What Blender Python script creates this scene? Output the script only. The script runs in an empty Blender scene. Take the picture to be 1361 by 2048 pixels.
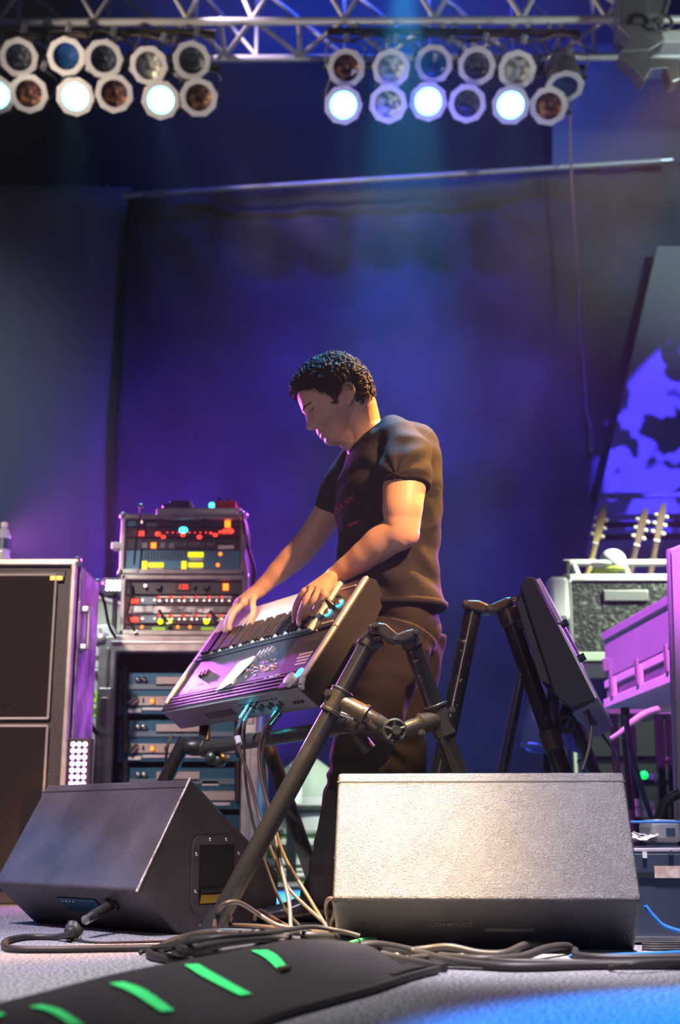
import bpy, bmesh, math, random
import numpy as np
from mathutils import Vector, Matrix, noise
from mathutils.bvhtree import BVHTree
random.seed(7)
SC = bpy.context.scene
COL = SC.collection
PI = math.pi

# ------------------------------------------------------------------ camera
F_PX, PITCH, CAM_H = 2500.0, math.radians(14.27), 0.249
CP, SP = math.cos(PITCH), math.sin(PITCH)
camd = bpy.data.cameras.new('camera'); cam = bpy.data.objects.new('camera', camd); COL.objects.link(cam)
cam.location = (0, 0, CAM_H); cam.rotation_euler = (PI/2 + PITCH, 0, 0)
camd.sensor_fit = 'VERTICAL'; camd.sensor_height = 36; camd.sensor_width = 24
camd.lens = F_PX/2048*36
camd.dof.use_dof = True; camd.dof.focus_distance = 3.15; camd.dof.aperture_fstop = 2.9
camd.clip_start = 0.05
SC.camera = cam
# ------------------------------------------------------------------ view
SC.view_settings.view_transform = 'Standard'; SC.view_settings.look = 'None'
SC.view_settings.exposure = 0.0; SC.view_settings.gamma = 1.0
SC.view_settings.use_curve_mapping = False
SC.cycles.use_denoising = True
SC.cycles.max_bounces = 5; SC.cycles.diffuse_bounces = 2; SC.cycles.glossy_bounces = 3
SC.cycles.transmission_bounces = 4; SC.cycles.volume_bounces = 0
SC.cycles.sample_clamp_indirect = 3.0
# ------------------------------------------------------------------ world
wd = bpy.data.worlds.new('night'); SC.world = wd; wd.use_nodes = True
wd.node_tree.nodes['Background'].inputs[0].default_value = (0.10, 0.12, 0.30, 1)
wd.node_tree.nodes['Background'].inputs[1].default_value = 0.08

def look(o, p):
    o.rotation_euler = (Vector(p) - o.location).to_track_quat('-Z', 'Y').to_euler()
def spot(name, loc, tgt, col, W, deg, blend=0.5, r=0.05, gobo=None):
    l = bpy.data.lights.new(name, 'SPOT'); l.energy = W; l.color = col
    l.spot_size = math.radians(deg); l.spot_blend = blend; l.shadow_soft_size = r
    o = bpy.data.objects.new(name, l); COL.objects.link(o); o.location = loc; look(o, tgt)
    if gobo:
        l.use_nodes = True; nt = l.node_tree; N = nt.nodes; L = nt.links
        em = N['Emission']; tc = N.new('ShaderNodeTexCoord'); nz = N.new('ShaderNodeTexNoise'); rp = N.new('ShaderNodeValToRGB')
        nz.inputs['Scale'].default_value = gobo[0]; nz.inputs['Detail'].default_value = gobo[4] if len(gobo) > 4 else 3
        rp.color_ramp.elements[0].position = gobo[1]; rp.color_ramp.elements[1].position = gobo[2]
        rp.color_ramp.elements[0].color = (gobo[3],)*3 + (1,)
        L.new(tc.outputs['Normal'], nz.inputs['Vector']); L.new(nz.outputs['Fac'], rp.inputs[0]); L.new(rp.outputs[0], em.inputs['Color'])
    return o
# warm and white wash lamps over the stage, above the frame
spot('side_lamp_orange', (1.8, 4.3, 3.6), (0.15, 3.62, 1.25), (1.0, 0.42, 0.08), 3000, 19, 0.7, 0.05)
spot('front_lamp_amber', (2.1, 0.9, 3.4), (0.14, 3.5, 1.02), (1.0, 0.47, 0.19), 2500, 12.5, 0.7, 0.06)
spot('front_lamp_rose', (-0.9, -1.2, 2.6), (0.15, 3.5, 1.0), (1.0, 0.66, 0.66), 70, 30, 0.8, 0.10)
spot('top_lamp_cream', (-0.80, 1.75, 4.6), (0.06, 2.85, 0.32), (1.0, 0.72, 0.29), 9000, 10.5, 1.0, 0.12)
spot('top_lamp_white', (0.6, 1.75, 4.6), (0.32, 2.75, 0.28), (0.94, 0.84, 0.94), 3800, 17, 1.0, 0.15)
spot('front_lamp_white', (-0.3, -1.2, 3.0), (-0.3, 3.0, 0.3), (1.0, 0.84, 0.78), 45, 50, 1.0, 0.15)
spot('front_lamp_left', (-2.0, 1.6, 4.4), (-0.9, 3.3, 0.25), (0.86, 0.68, 0.90), 1300, 26, 0.9, 0.12)
spot('keys_fill_cool', (-2.6, 1.2, 3.8), (-0.36, 3.68, 0.76), (0.80, 0.92, 1.0), 2000, 7.5, 0.7, 0.06)  # added fill that brightens the white keys, not a known stage lamp
spot('floor_lamp_white', (-1.0, 1.2, 4.2), (-0.70, 2.35, 0.0), (1.0, 0.93, 0.97), 1500, 28, 1.0, 0.15)
spot('floor_lamp_grey', (1.2, 1.6, 4.2), (0.9, 2.35, 0.0), (0.95, 0.85, 0.95), 450, 20, 1.0, 0.15)
spot('front_lamp_rack', (-1.5, -0.5, 3.0), (-1.35, 4.7, 0.6), (1.0, 0.74, 0.62), 1000, 24, 0.9, 0.10)
# magenta moving heads behind the band
spot('back_lamp_magenta_left', (-1.98, 7.0, 1.85), (-0.05, 3.70, 1.15), (0.80, 0.14, 1.0), 950, 24, 0.5, 0.07)
spot('back_lamp_violet_right', (2.3, 6.2, 2.0), (0.40, 3.3, 0.45), (0.55, 0.10, 1.0), 900, 22, 0.5, 0.06)
spot('back_lamp_magenta_right', (3.0, 6.6, 3.6), (-0.9, 4.7, 0.80), (0.62, 0.10, 1.0), 2200, 16, 0.5, 0.08)
spot('side_lamp_magenta', (-0.1, 2.3, 4.3), (1.40, 4.6, 0.85), (0.78, 0.13, 1.0), 3000, 18, 0.6, 0.06)
spot('drawer_fill_green_white', (0.9, 5.3, 2.2), (-0.25, 6.4, 0.10), (0.85, 1.0, 0.85), 380, 26, 0.6, 0.05)  # added fill so the drawer unit shows, no lamp known there
spot('board_fill_pale', (-1.9, 4.3, 3.0), (-1.05, 5.5, 0.95), (0.85, 1.0, 0.92), 500, 22, 0.7, 0.05)  # added fill on the slanted board and work lamp, source made up
# blue and violet wash on the cloths
spot('wash_blue', (1.0, 4.6, 5.4), (0.1, 8.3, 2.4), (0.06, 0.05, 1.0), 1500, 56, 1.0, 0.1, gobo=(7.0, 0.32, 0.62, 0.30))
spot('beam_teal', (0.42, 7.0, 5.95), (0.22, 5.0, 0.0), (0.05, 0.50, 1.0), 17000, 14, 0.6, 0.05)
spot('wash_violet', (-0.35, 6.6, 0.25), (-0.75, 8.3, 1.7), (0.20, 0.05, 1.0), 1000, 62, 1.0, 0.1)
spot('wash_grey', (-3.4, 2.8, 4.6), (-3.3, 8.4, 2.9), (0.50, 0.60, 0.85), 620, 38, 1.0, 0.2)
spot('wash_grey_right', (3.6, 4.2, 4.4), (2.6, 8.4, 4.6), (0.40, 0.66, 0.75), 420, 40, 1.0, 0.2)
spot('gobo_blue', (2.7, 4.7, 2.9), (2.92, 8.1, 2.60), (0.055, 0.035, 1.0), 2400, 38, 0.1, 0.01, gobo=(13.0, 0.465, 0.50, 0.02, 2.5))
spot('wash_upper', (0.0, 6.0, 7.5), (0.3, 8.9, 6.3), (0.02, 0.08, 1.0), 900, 90, 1.0, 0.1)
spot('side_lamp_green_white', (3.4, 4.6, 3.6), (1.65, 6.0, 1.3), (0.85, 1.0, 0.72), 3000, 22, 0.6, 0.06)
spot('truss_lamp', (-3.2, 6.0, 4.3), (-0.4, 6.95, 5.1), (1.0, 0.80, 0.62), 330, 50, 1.0, 0.1)
spot('truss_lamp_centre', (0.3, 5.2, 2.2), (0.3, 6.95, 5.2), (0.9, 0.9, 1.0), 70, 50, 0.6, 0.1)
spot('truss_lamp_right', (3.4, 5.6, 4.2), (1.9, 7.0, 5.1), (0.85, 1.0, 0.85), 180, 44, 1.0, 0.1)
spot('floor_lamp_blue', (1.7, 0.3, 3.8), (0.92, 1.30, 0.0), (0.0, 0.20, 0.70), 6000, 25, 0.2, 0.03)
spot('floor_lamp_blue_left', (-3.4, 4.6, 2.0), (-1.05, 3.4, 0.0), (0.02, 0.35, 1.0), 120, 16, 0.4, 0.05)
spot('back_lamp_blue', (0.5, 5.3, 6.5), (0.17, 3.62, 1.5), (0.06, 0.50, 1.0), 6500, 8, 0.5, 0.06)
spot('jacket_fill_blue', (-0.5, 4.3, 2.9), (0.68, 4.22, 0.60), (0.22, 0.22, 1.0), 700, 13, 0.5, 0.05)  # added fill to lift the blue jacket, no real lamp behind it
spot('pipe_fill', (-0.9, 6.7, 5.6), (0.0, 8.15, 4.65), (0.95, 0.72, 1.0), 55, 60, 1.0, 0.05)  # added fill to whiten the sloping pipe, not a lamp of the rig

# ------------------------------------------------------------------ pixel helpers (photo frame -> place)
def ray(px, py):
    a, b = px - 680.5, 1024 - py
    return Vector((a, F_PX*CP - b*SP, F_PX*SP + b*CP))
CAMP = Vector((0, 0, CAM_H))
def at(px, py, Y):
    d = ray(px, py); return CAMP + d*(Y/d.y)
def atz(px, py, z):
    d = ray(px, py); return CAMP + d*((z - CAM_H)/d.z)

# ------------------------------------------------------------------ materials
def mat(name, col, rough=0.6, metal=0.0, em=None, es=1.0, bump=None, var=None, spec=0.5, alpha=None, trans=0.0, coat=0.0):
    m = bpy.data.materials.new(name); m.use_nodes = True; nt = m.node_tree; N = nt.nodes; L = nt.links
    b = N['Principled BSDF']
    b.inputs['Base Color'].default_value = (*col, 1); b.inputs['Roughness'].default_value = rough
    b.inputs['Metallic'].default_value = metal; b.inputs['Specular IOR Level'].default_value = spec
    b.inputs['Transmission Weight'].default_value = trans; b.inputs['Coat Weight'].default_value = coat
    if em: b.inputs['Emission Color'].default_value = (*em, 1); b.inputs['Emission Strength'].default_value = es
    if var:   # (scale, second colour, lo, hi)
        tc = N.new('ShaderNodeTexCoord'); nz = N.new('ShaderNodeTexNoise'); nz.inputs['Scale'].default_value = var[0]; nz.inputs['Detail'].default_value = 6
        rp = N.new('ShaderNodeValToRGB'); rp.color_ramp.elements[0].position = var[2]; rp.color_ramp.elements[1].position = var[3]
        rp.color_ramp.elements[0].color = (*col, 1); rp.color_ramp.elements[1].color = (*var[1], 1)
        L.new(tc.outputs['Object'], nz.inputs['Vector']); L.new(nz.outputs['Fac'], rp.inputs[0]); L.new(rp.outputs[0], b.inputs['Base Color'])
    if bump:  # (scale, strength, distance)
        tc = N.new('ShaderNodeTexCoord'); nz = N.new('ShaderNodeTexNoise'); nz.inputs['Scale'].default_value = bump[0]; nz.inputs['Detail'].default_value = 4
        bp = N.new('ShaderNodeBump'); bp.inputs['Strength'].default_value = bump[1]; bp.inputs['Distance'].default_value = bump[2]
        L.new(tc.outputs['Object'], nz.inputs['Vector']); L.new(nz.outputs['Fac'], bp.inputs['Height']); L.new(bp.outputs[0], b.inputs['Normal'])
    return m
M = {}
M['carpet'] = mat('carpet', (0.14, 0.14, 0.16), 0.95, bump=(230, 1.0, 0.01), var=(150, (0.56, 0.56, 0.60), 0.40, 0.60), spec=0.05)
M['wall'] = mat('back_wall', (0.10, 0.10, 0.12), 0.9)
M['cloth'] = mat('black_cloth', (0.085, 0.085, 0.095), 0.9, bump=(300, 0.5, 0.004), spec=0.15, var=(2.5, (0.14, 0.14, 0.155), 0.3, 0.7))
M['cloth_upper'] = mat('upper_cloth', (0.035, 0.03, 0.03), 0.9, spec=0.1)
M['cloth_grey'] = mat('grey_cloth', (0.21, 0.22, 0.22), 0.9, spec=0.1, bump=(200, 0.4, 0.004))
M['panel'] = mat('grey_panel', (0.33, 0.33, 0.33), 0.9, spec=0.1)
M['alu'] = mat('aluminium', (0.55, 0.55, 0.55), 0.35, 0.9, bump=(60, 0.15, 0.003))
M['alu_worn'] = mat('worn_aluminium', (0.36, 0.32, 0.31), 0.45, 0.55, var=(18, (0.54, 0.50, 0.48), 0.35, 0.7))
M['truss'] = mat('truss_metal', (0.62, 0.62, 0.62), 0.45, 0.4)
M['can'] = mat('lamp_can', (0.30, 0.31, 0.33), 0.35, 0.8)
M['gelframe'] = mat('gel_frame', (0.80, 0.80, 0.80), 0.5, 0.1)
M['lens_dark'] = mat('unlit_lens', (0.02, 0.03, 0.05), 0.18, 0.2, var=(40, (0.16, 0.17, 0.20), 0.5, 0.72), bump=(30, 0.8, 0.02))
M['lens_blue'] = mat('blue_gel_lens', (0.01, 0.06, 0.20), 0.25, 0.1)
M['lens_amber'] = mat('amber_gel_lens', (0.05, 0.015, 0.02), 0.2, 0.5, var=(22, (0.75, 0.32, 0.12), 0.52, 0.68), bump=(25, 1.0, 0.03))
M['lens_pale'] = mat('crumpled_pale_gel', (0.10, 0.10, 0.10), 0.2, 0.5, var=(20, (0.75, 0.78, 0.60), 0.40, 0.62), bump=(25, 1.0, 0.03))
M['lens_lit'] = mat('lit_lens', (0.0, 0.05, 0.06), 0.6, em=(0.16, 0.85, 1.0), es=6.5)
M['tolex'] = mat('textured_black_paint', (0.024, 0.021, 0.025), 0.38, bump=(330, 0.8, 0.004), spec=0.8, var=(9, (0.045, 0.040, 0.047), 0.35, 0.7))
M['tolex_worn'] = mat('worn_black_paint', (0.055, 0.048, 0.055), 0.50, bump=(240, 0.6, 0.003), spec=0.55, var=(7, (0.11, 0.095, 0.11), 0.35, 0.7))
M['black'] = mat('black_plastic', (0.018, 0.018, 0.020), 0.38)
M['blackmatte'] = mat('matte_black', (0.015, 0.015, 0.017), 0.8)
M['tube'] = mat('black_painted_tube', (0.035, 0.032, 0.032), 0.30, 0.35, var=(14, (0.085, 0.075, 0.07), 0.55, 0.72), spec=0.6)
M['tube_scuffed'] = mat('scuffed_tube', (0.020, 0.018, 0.018), 0.22, 0.3, var=(55, (0.50, 0.40, 0.32), 0.66, 0.72), spec=0.7)
M['cast'] = mat('cast_clamp_metal', (0.075, 0.060, 0.050), 0.36, 0.6, bump=(80, 0.25, 0.004))
M['steel'] = mat('steel', (0.75, 0.72, 0.68), 0.25, 1.0)
M['grille'] = mat('grille_cloth', (0.055, 0.045, 0.042), 0.9, spec=0.1)
M['piping'] = mat('silver_piping', (0.75, 0.70, 0.66), 0.35, 0.4)
M['cab'] = mat('cabinet_vinyl', (0.045, 0.038, 0.045), 0.45, bump=(180, 0.4, 0.003))
M['case_side'] = mat('scuffed_case_side', (0.20, 0.19, 0.21), 0.28, 0.2, var=(9, (0.62, 0.60, 0.62), 0.40, 0.66), bump=(12, 0.5, 0.02))
M['skin'] = mat('skin', (0.60, 0.34, 0.23), 0.48, bump=(120, 0.12, 0.002), spec=0.4, var=(14, (0.66, 0.40, 0.28), 0.3, 0.7))
nt_ = M['skin'].node_tree; at_ = nt_.nodes.new('ShaderNodeAttribute'); at_.attribute_name = 'tone'; mx_ = nt_.nodes.new('ShaderNodeMix'); mx_.data_type = 'RGBA'; mx_.blend_type = 'MULTIPLY'; mx_.inputs[0].default_value = 1.0
lk_ = nt_.nodes['Principled BSDF'].inputs['Base Color'].links[0].from_socket
nt_.links.new(lk_, mx_.inputs[6]); nt_.links.new(at_.outputs['Color'], mx_.inputs[7]); nt_.links.new(mx_.outputs[2], nt_.nodes['Principled BSDF'].inputs['Base Color'])
M['nail'] = mat('nail', (0.75, 0.50, 0.42), 0.3)
M['hair'] = mat('dark_hair', (0.016, 0.011, 0.010), 0.6, spec=0.35, bump=(90, 0.8, 0.01))
M['brow'] = mat('brow_hair', (0.05, 0.03, 0.025), 0.7)
M['shirt'] = mat('black_tshirt', (0.020, 0.020, 0.024), 0.85, bump=(260, 0.35, 0.002), spec=0.2)
M['print'] = mat('red_print', (0.55, 0.10, 0.12), 0.8)
M['trousers'] = mat('dark_trousers', (0.020, 0.018, 0.018), 0.85, bump=(220, 0.4, 0.003), spec=0.2)
M['shoe'] = mat('black_shoe_leather', (0.02, 0.022, 0.03), 0.22, spec=0.7)
M['kb_panel'] = mat('silver_blue_panel', (0.10, 0.10, 0.13), 0.34, 0.4)
M['kb_silver'] = mat('silver_edge', (0.78, 0.78, 0.78), 0.35, 0.15)
M['kb_rear'] = mat('grey_rear_panel', (0.33, 0.33, 0.36), 0.42, 0.3)
M['kb_black'] = mat('keyboard_black_plastic', (0.014, 0.015, 0.019), 0.5, bump=(400, 0.2, 0.001), spec=0.35)
M['key_white'] = mat('white_key', (0.85, 0.84, 0.82), 0.22, coat=0.3)
M['key_black'] = mat('black_key', (0.012, 0.012, 0.014), 0.3)
M['screen'] = mat('grey_blue_screen', (0.50, 0.58, 0.64), 0.25, em=(0.5, 0.62, 0.72), es=0.12)
M['printing'] = mat('panel_printing', (0.50, 0.46, 0.44), 0.6)
M['orange_btn'] = mat('orange_button', (0.8, 0.25, 0.12), 0.5)
M['rubber'] = mat('rubber_cable', (0.032, 0.027, 0.026), 0.5, spec=0.4)
M['rubber_tan'] = mat('tan_lit_cable', (0.085, 0.055, 0.036), 0.5)
M['rubber_green'] = mat('green_cable', (0.06, 0.30, 0.12), 0.45)
M['rubber_blue'] = mat('blue_cable', (0.03, 0.20, 0.60), 0.4)
M['white'] = mat('white_plastic', (0.82, 0.82, 0.80), 0.5)
M['tape_green'] = mat('green_tape', (0.05, 0.90, 0.22), 0.6)
M['tape_yellow'] = mat('yellow_green_tape', (0.45, 0.80, 0.03), 0.6)
M['led'] = mat('led_white_violet', (1, 1, 1), 0.4, em=(0.82, 0.60, 1.0), es=9)
M['led_cool'] = mat('led_pink_violet', (1, 1, 1), 0.4, em=(0.75, 0.28, 1.0), es=9)
M['red_led'] = mat('red_led', (0.5, 0, 0), 0.4, em=(1, 0.04, 0.02), es=3)
M['orange_led'] = mat('orange_lamp', (0.8, 0.2, 0), 0.4, em=(1, 0.16, 0.01), es=3.5)
M['yellow_led'] = mat('yellow_display', (0.7, 0.7, 0), 0.4, em=(0.95, 0.75, 0.0), es=1.4)
M['lime_led'] = mat('lime_led', (0.5, 0.8, 0), 0.4, em=(0.65, 1.0, 0.0), es=3.5)
M['green_lcd'] = mat('green_lcd', (0.2, 0.3, 0.02), 0.4, em=(0.25, 0.40, 0.02), es=0.8)
M['cyan_led'] = mat('cyan_lamp', (0, 0.5, 0.6), 0.4, em=(0.05, 0.75, 1.0), es=4)
M['green_led'] = mat('green_lamp', (0, 0.6, 0.1), 0.4, em=(0.0, 0.9, 0.1), es=1.5)
M['rackface'] = mat('rack_face_black', (0.030, 0.032, 0.040), 0.35, 0.3)
M['rackface_grey'] = mat('rack_face_grey', (0.10, 0.15, 0.20), 0.35, 0.4)
M['rackface_red'] = mat('rack_face_maroon', (0.07, 0.03, 0.04), 0.4, 0.2)
M['amp_face'] = mat('amp_face_blue_lit', (0.015, 0.09, 0.16), 0.30, 0.5)  # blue light on the amplifiers is put into this base colour
M['amp_lower'] = mat('amp_face_tan', (0.30, 0.26, 0.26), 0.4, 0.5)
M['redbox'] = mat('red_pedal', (0.85, 0.06, 0.02), 0.45)
M['blue_pedal'] = mat('blue_pedal', (0.04, 0.08, 0.16), 0.4)
M['case_grey_green'] = mat('grey_green_board', (0.36, 0.42, 0.34), 0.6)
M['plastic_clear'] = mat('clear_bottle', (0.75, 0.85, 1.0), 0.08, spec=0.9, trans=0.35)  # bottle's bright blue-white glow is put into the base colour
M['case_violet'] = mat('painted_case', (0.50, 0.46, 0.55), 0.32, 0.2, var=(5, (0.60, 0.56, 0.62), 0.3, 0.7))
M['case_dark'] = mat('dark_case_board', (0.16, 0.14, 0.18), 0.5, var=(60, (0.24, 0.20, 0.26), 0.4, 0.6))
M['speckle'] = mat('speckled_black_case', (0.012, 0.014, 0.012), 0.4, var=(38, (0.16, 0.18, 0.16), 0.52, 0.75), bump=(60, 0.6, 0.01), spec=0.5)
M['wood'] = mat('maple_neck', (0.55, 0.38, 0.16), 0.4)
M['rosewood'] = mat('rosewood', (0.16, 0.09, 0.07), 0.4)
M['denim'] = mat('blue_denim', (0.18, 0.28, 0.80), 0.85, bump=(150, 0.4, 0.004))
M['mat_rubber'] = mat('rubber_mat', (0.045, 0.040, 0.044), 0.65, spec=0.3)
M['blue_case'] = mat('navy_case', (0.035, 0.05, 0.085), 0.5, bump=(150, 0.3, 0.002))
M['sticker'] = mat('torn_label', (0.62, 0.42, 0.34), 0.7, var=(40, (0.85, 0.72, 0.66), 0.45, 0.6))
M['hose'] = mat('pale_hose', (0.62, 0.66, 0.45), 0.35)
M['lime'] = mat('lime_cap', (0.45, 0.55, 0.08), 0.6)
M['green_box'] = mat('green_shelf', (0.17, 0.30, 0.10), 0.6)
M['gold'] = mat('brass_horn', (0.85, 0.55, 0.10), 0.3, 0.6)
M['rope'] = mat('purple_grey_rope', (0.30, 0.20, 0.26), 0.8)
# grille weave and mat ribs by wave textures
def add_wave(m, scale, strength, dist, axis='Z', colmul=None):
    nt = m.node_tree; N = nt.nodes; L = nt.links; b = N['Principled BSDF']
    tc = N.new('ShaderNodeTexCoord'); wv = N.new('ShaderNodeTexWave'); wv.bands_direction = axis; wv.inputs['Scale'].default_value = scale
    bp = N.new('ShaderNodeBump'); bp.inputs['Strength'].default_value = strength; bp.inputs['Distance'].default_value = dist
    L.new(tc.outputs['Object'], wv.inputs['Vector']); L.new(wv.outputs['Fac'], bp.inputs['Height']); L.new(bp.outputs[0], b.inputs['Normal'])
add_wave(M['mat_rubber'], 70, 0.9, 0.004, 'X')
add_wave(M['grille'], 60, 1.0, 0.004, 'Z')

# ------------------------------------------------------------------ mesh helpers
class MB:
    def __init__(s): s.bm = bmesh.new()
    def hexa(s, P):          # 8 points: bottom 4 (ccw) then top 4
        v = [s.bm.verts.new(p) for p in P]
        for f in ((3,2,1,0),(4,5,6,7),(0,1,5,4),(1,2,6,5),(2,3,7,6),(3,0,4,7)): s.bm.faces.new([v[i] for i in f])
        return s
    def box(s, c, d, R=None):
        c = Vector(c); h = Vector(d)/2; R = R or Matrix.Identity(3)
        P = [c + R @ Vector((x*h.x, y*h.y, z*h.z)) for z in (-1, 1) for x, y in ((-1,-1),(1,-1),(1,1),(-1,1))]
        return s.hexa(P)
    def cyl(s, p0, p1, r, n=16, r1=None): return s.loft([(p0, r), (p1, r if r1 is None else r1)], n)
    def loft(s, secs, n=16, ref=None, cap=True):
        rings = []
        P = [Vector(a[0]) for a in secs]
        up = None
        for i, a in enumerate(secs):
            t = (P[min(i+1, len(P)-1)] - P[max(i-1, 0)])
            t = t.normalized() if t.length > 1e-9 else Vector((0, 0, 1))
            if up is None:
                up = Vector(ref) if ref else (Vector((0,0,1)) if abs(t.z) < 0.9 else Vector((0,1,0)))
            elif ref: up = Vector(ref)
            x = t.cross(up)
            x = x.normalized() if x.length > 1e-6 else t.orthogonal().normalized()
            y = x.cross(t).normalized(); up = y if not ref else up
            rr = a[1]; rx, ry = (rr, rr) if not isinstance(rr, tuple) else rr
            rings.append([s.bm.verts.new(P[i] + x*rx*math.cos(2*PI*k/n) + y*ry*math.sin(2*PI*k/n)) for k in range(n)])
        for a, b in zip(rings, rings[1:]):
            for k in range(n): s.bm.faces.new((a[k], a[(k+1)%n], b[(k+1)%n], b[k]))
        if cap: s.bm.faces.new(rings[0][::-1]); s.bm.faces.new(rings[-1])
        return s
    def rings(s, R, cap=True, closed=True):   # explicit rings of points
        vs = [[s.bm.verts.new(p) for p in r] for r in R]
        n = len(R[0])
        for a, b in zip(vs, vs[1:]):
            for k in range(n if closed else n-1): s.bm.faces.new((a[k], a[(k+1)%n], b[(k+1)%n], b[k]))
        if cap: s.bm.faces.new(vs[0][::-1]); s.bm.faces.new(vs[-1])
        return s
    def prism(s, poly, vec):
        a = [s.bm.verts.new(p) for p in poly]; b = [s.bm.verts.new(Vector(p) + Vector(vec)) for p in poly]; n = len(a)
        s.bm.faces.new(a[::-1]); s.bm.faces.new(b)
        for k in range(n): s.bm.faces.new((a[k], a[(k+1)%n], b[(k+1)%n], b[k]))
        return s
    def grid(s, fn, nu, nv):
        v = [[s.bm.verts.new(fn(i/nu, j/nv)) for j in range(nv+1)] for i in range(nu+1)]
        for i in range(nu):
            for j in range(nv): s.bm.faces.new((v[i][j], v[i+1][j], v[i+1][j+1], v[i][j+1]))
        return s
    def sphere(s, c, r, n=16, sc=(1,1,1), R=None):
        m = Matrix.Translation(Vector(c)) @ (R.to_4x4() if R else Matrix.Identity(4)) @ Matrix.Diagonal((r*sc[0], r*sc[1], r*sc[2], 1))
        bmesh.ops.create_uvsphere(s.bm, u_segments=n, v_segments=max(6, n//2+2), radius=1, matrix=m); return s
    def torus(s, c, ax, R, r, n=24, m=8, a0=0, a1=2*PI):
        ax = Vector(ax).normalized(); x = ax.orthogonal().normalized(); y = ax.cross(x); c = Vector(c)
        full = abs(a1-a0-2*PI) < 1e-6
        rg = []
        for i in range(n + (0 if full else 1)):
            a = a0 + (a1-a0)*i/n; d = x*math.cos(a) + y*math.sin(a)
            rg.append([c + d*(R + r*math.cos(2*PI*k/m)) + ax*r*math.sin(2*PI*k/m) for k in range(m)])
        vs = [[s.bm.verts.new(p) for p in q] for q in rg]
        L = len(vs)
        for i in range(L if full else L-1):
            a, b = vs[i], vs[(i+1) % L]
            for k in range(m): s.bm.faces.new((a[k], a[(k+1)%m], b[(k+1)%m], b[k]))
        return s
    def mesh(s, name):
        bmesh.ops.recalc_face_normals(s.bm, faces=s.bm.faces)
        me = bpy.data.meshes.new(name); s.bm.to_mesh(me); s.bm.free(); return me
    def build(s, name, m, parent=None, smooth=False, bevel=0, label=None, seg=2):
        me = s.mesh(name); o = bpy.data.objects.new(name, me); COL.objects.link(o)
        me.materials.append(M[m] if isinstance(m, str) else m)
        if smooth:
            for p in me.polygons: p.use_smooth = True
            if smooth != 'all': me.set_sharp_from_angle(angle=math.radians(42))
        if bevel:
            md = o.modifiers.new('bevel', 'BEVEL'); md.width = bevel; md.segments = seg; md.limit_method = 'ANGLE'; md.angle_limit = math.radians(35)
        if parent is not None: child(o, parent)
        if label: o['label'] = label
        return o
def child(o, parent):
    o.parent = parent
    if parent.type == 'EMPTY': o.matrix_parent_inverse = Matrix.Translation(-parent.location)
def thing(name, label, cat, loc, group=None):
    o = bpy.data.objects.new(name, None); COL.objects.link(o); o.location = loc; o.empty_display_size = 0.05
    return tag(o, label, cat, group)
def tag(o, label, cat, group=None, kind=None):
    o['label'] = label; o['category'] = cat
    if group: o['group'] = group
    if kind: o['kind'] = kind
    return o
def structure(o): o['kind'] = 'structure'; return o
def spline(pts, n=8):
    P = [Vector(p) for p in pts]; out = []
    for i in range(len(P)-1):
        a, b, c, d = P[max(i-1,0)], P[i], P[i+1], P[min(i+2, len(P)-1)]
        for k in range(n):
            t = k/n; t2, t3 = t*t, t*t*t
            out.append(0.5*((2*b) + (c-a)*t + (2*a-5*b+4*c-d)*t2 + (3*b-a-3*c+d)*t3))
    out.append(P[-1]); return out
def fbox(x0, y0, x1, y1, Y, d):     # upright box: front face at distance Y spanning photo rectangle, d deep
    xc, yc = (x0+x1)/2, (y0+y1)/2
    L, R, T, B = at(x0, yc, Y).x, at(x1, yc, Y).x, at(xc, y0, Y).z, at(xc, y1, Y).z
    return ((L+R)/2, Y + d/2, (T+B)/2), (R-L, d, T-B)
def remesh(o, voxel, smooth_it=6, fac=0.5):
    md = o.modifiers.new('r', 'REMESH'); md.mode = 'VOXEL'; md.voxel_size = voxel
    if smooth_it:
        sm = o.modifiers.new('s', 'SMOOTH'); sm.iterations = smooth_it; sm.factor = fac
    dg = bpy.context.evaluated_depsgraph_get(); me = bpy.data.meshes.new_from_object(o.evaluated_get(dg))
    o.modifiers.clear(); old = o.data; o.data = me; bpy.data.meshes.remove(old)
    for p in me.polygons: p.use_smooth = True
    return o
def text_mesh(name, s, size, origin, ux, uy, m, parent, depth=0.0006, align='CENTER', surf=None):
    cu = bpy.data.curves.new(name, 'FONT'); cu.body = s; cu.size = size; cu.align_x = align; cu.align_y = 'CENTER'; cu.extrude = depth
    t = bpy.data.objects.new(name, cu); COL.objects.link(t)
    dg = bpy.context.evaluated_depsgraph_get(); me = bpy.data.meshes.new_from_object(t.evaluated_get(dg))
    bpy.data.objects.remove(t)
    ux = Vector(ux).normalized(); uy = Vector(uy); uy = (uy - ux*uy.dot(ux)).normalized(); uz = ux.cross(uy)
    Rm = Matrix((ux, uy, uz)).transposed()
    for v in me.vertices:
        p = Vector(origin) + Rm @ v.co
        v.co = surf(p) if surf else p
    o = bpy.data.objects.new(name, me); COL.objects.link(o); me.materials.clear(); me.materials.append(M[m]); child(o, parent); return o
#PART2
# ------------------------------------------------------------------ setting
structure(MB().box((0, 5.2, -0.05), (11, 9.4, 0.1)).build('floor', 'carpet'))
structure(MB().box((0, 9.35, 4.5), (11, 0.1, 9.2)).build('wall_back', 'wall'))

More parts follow.
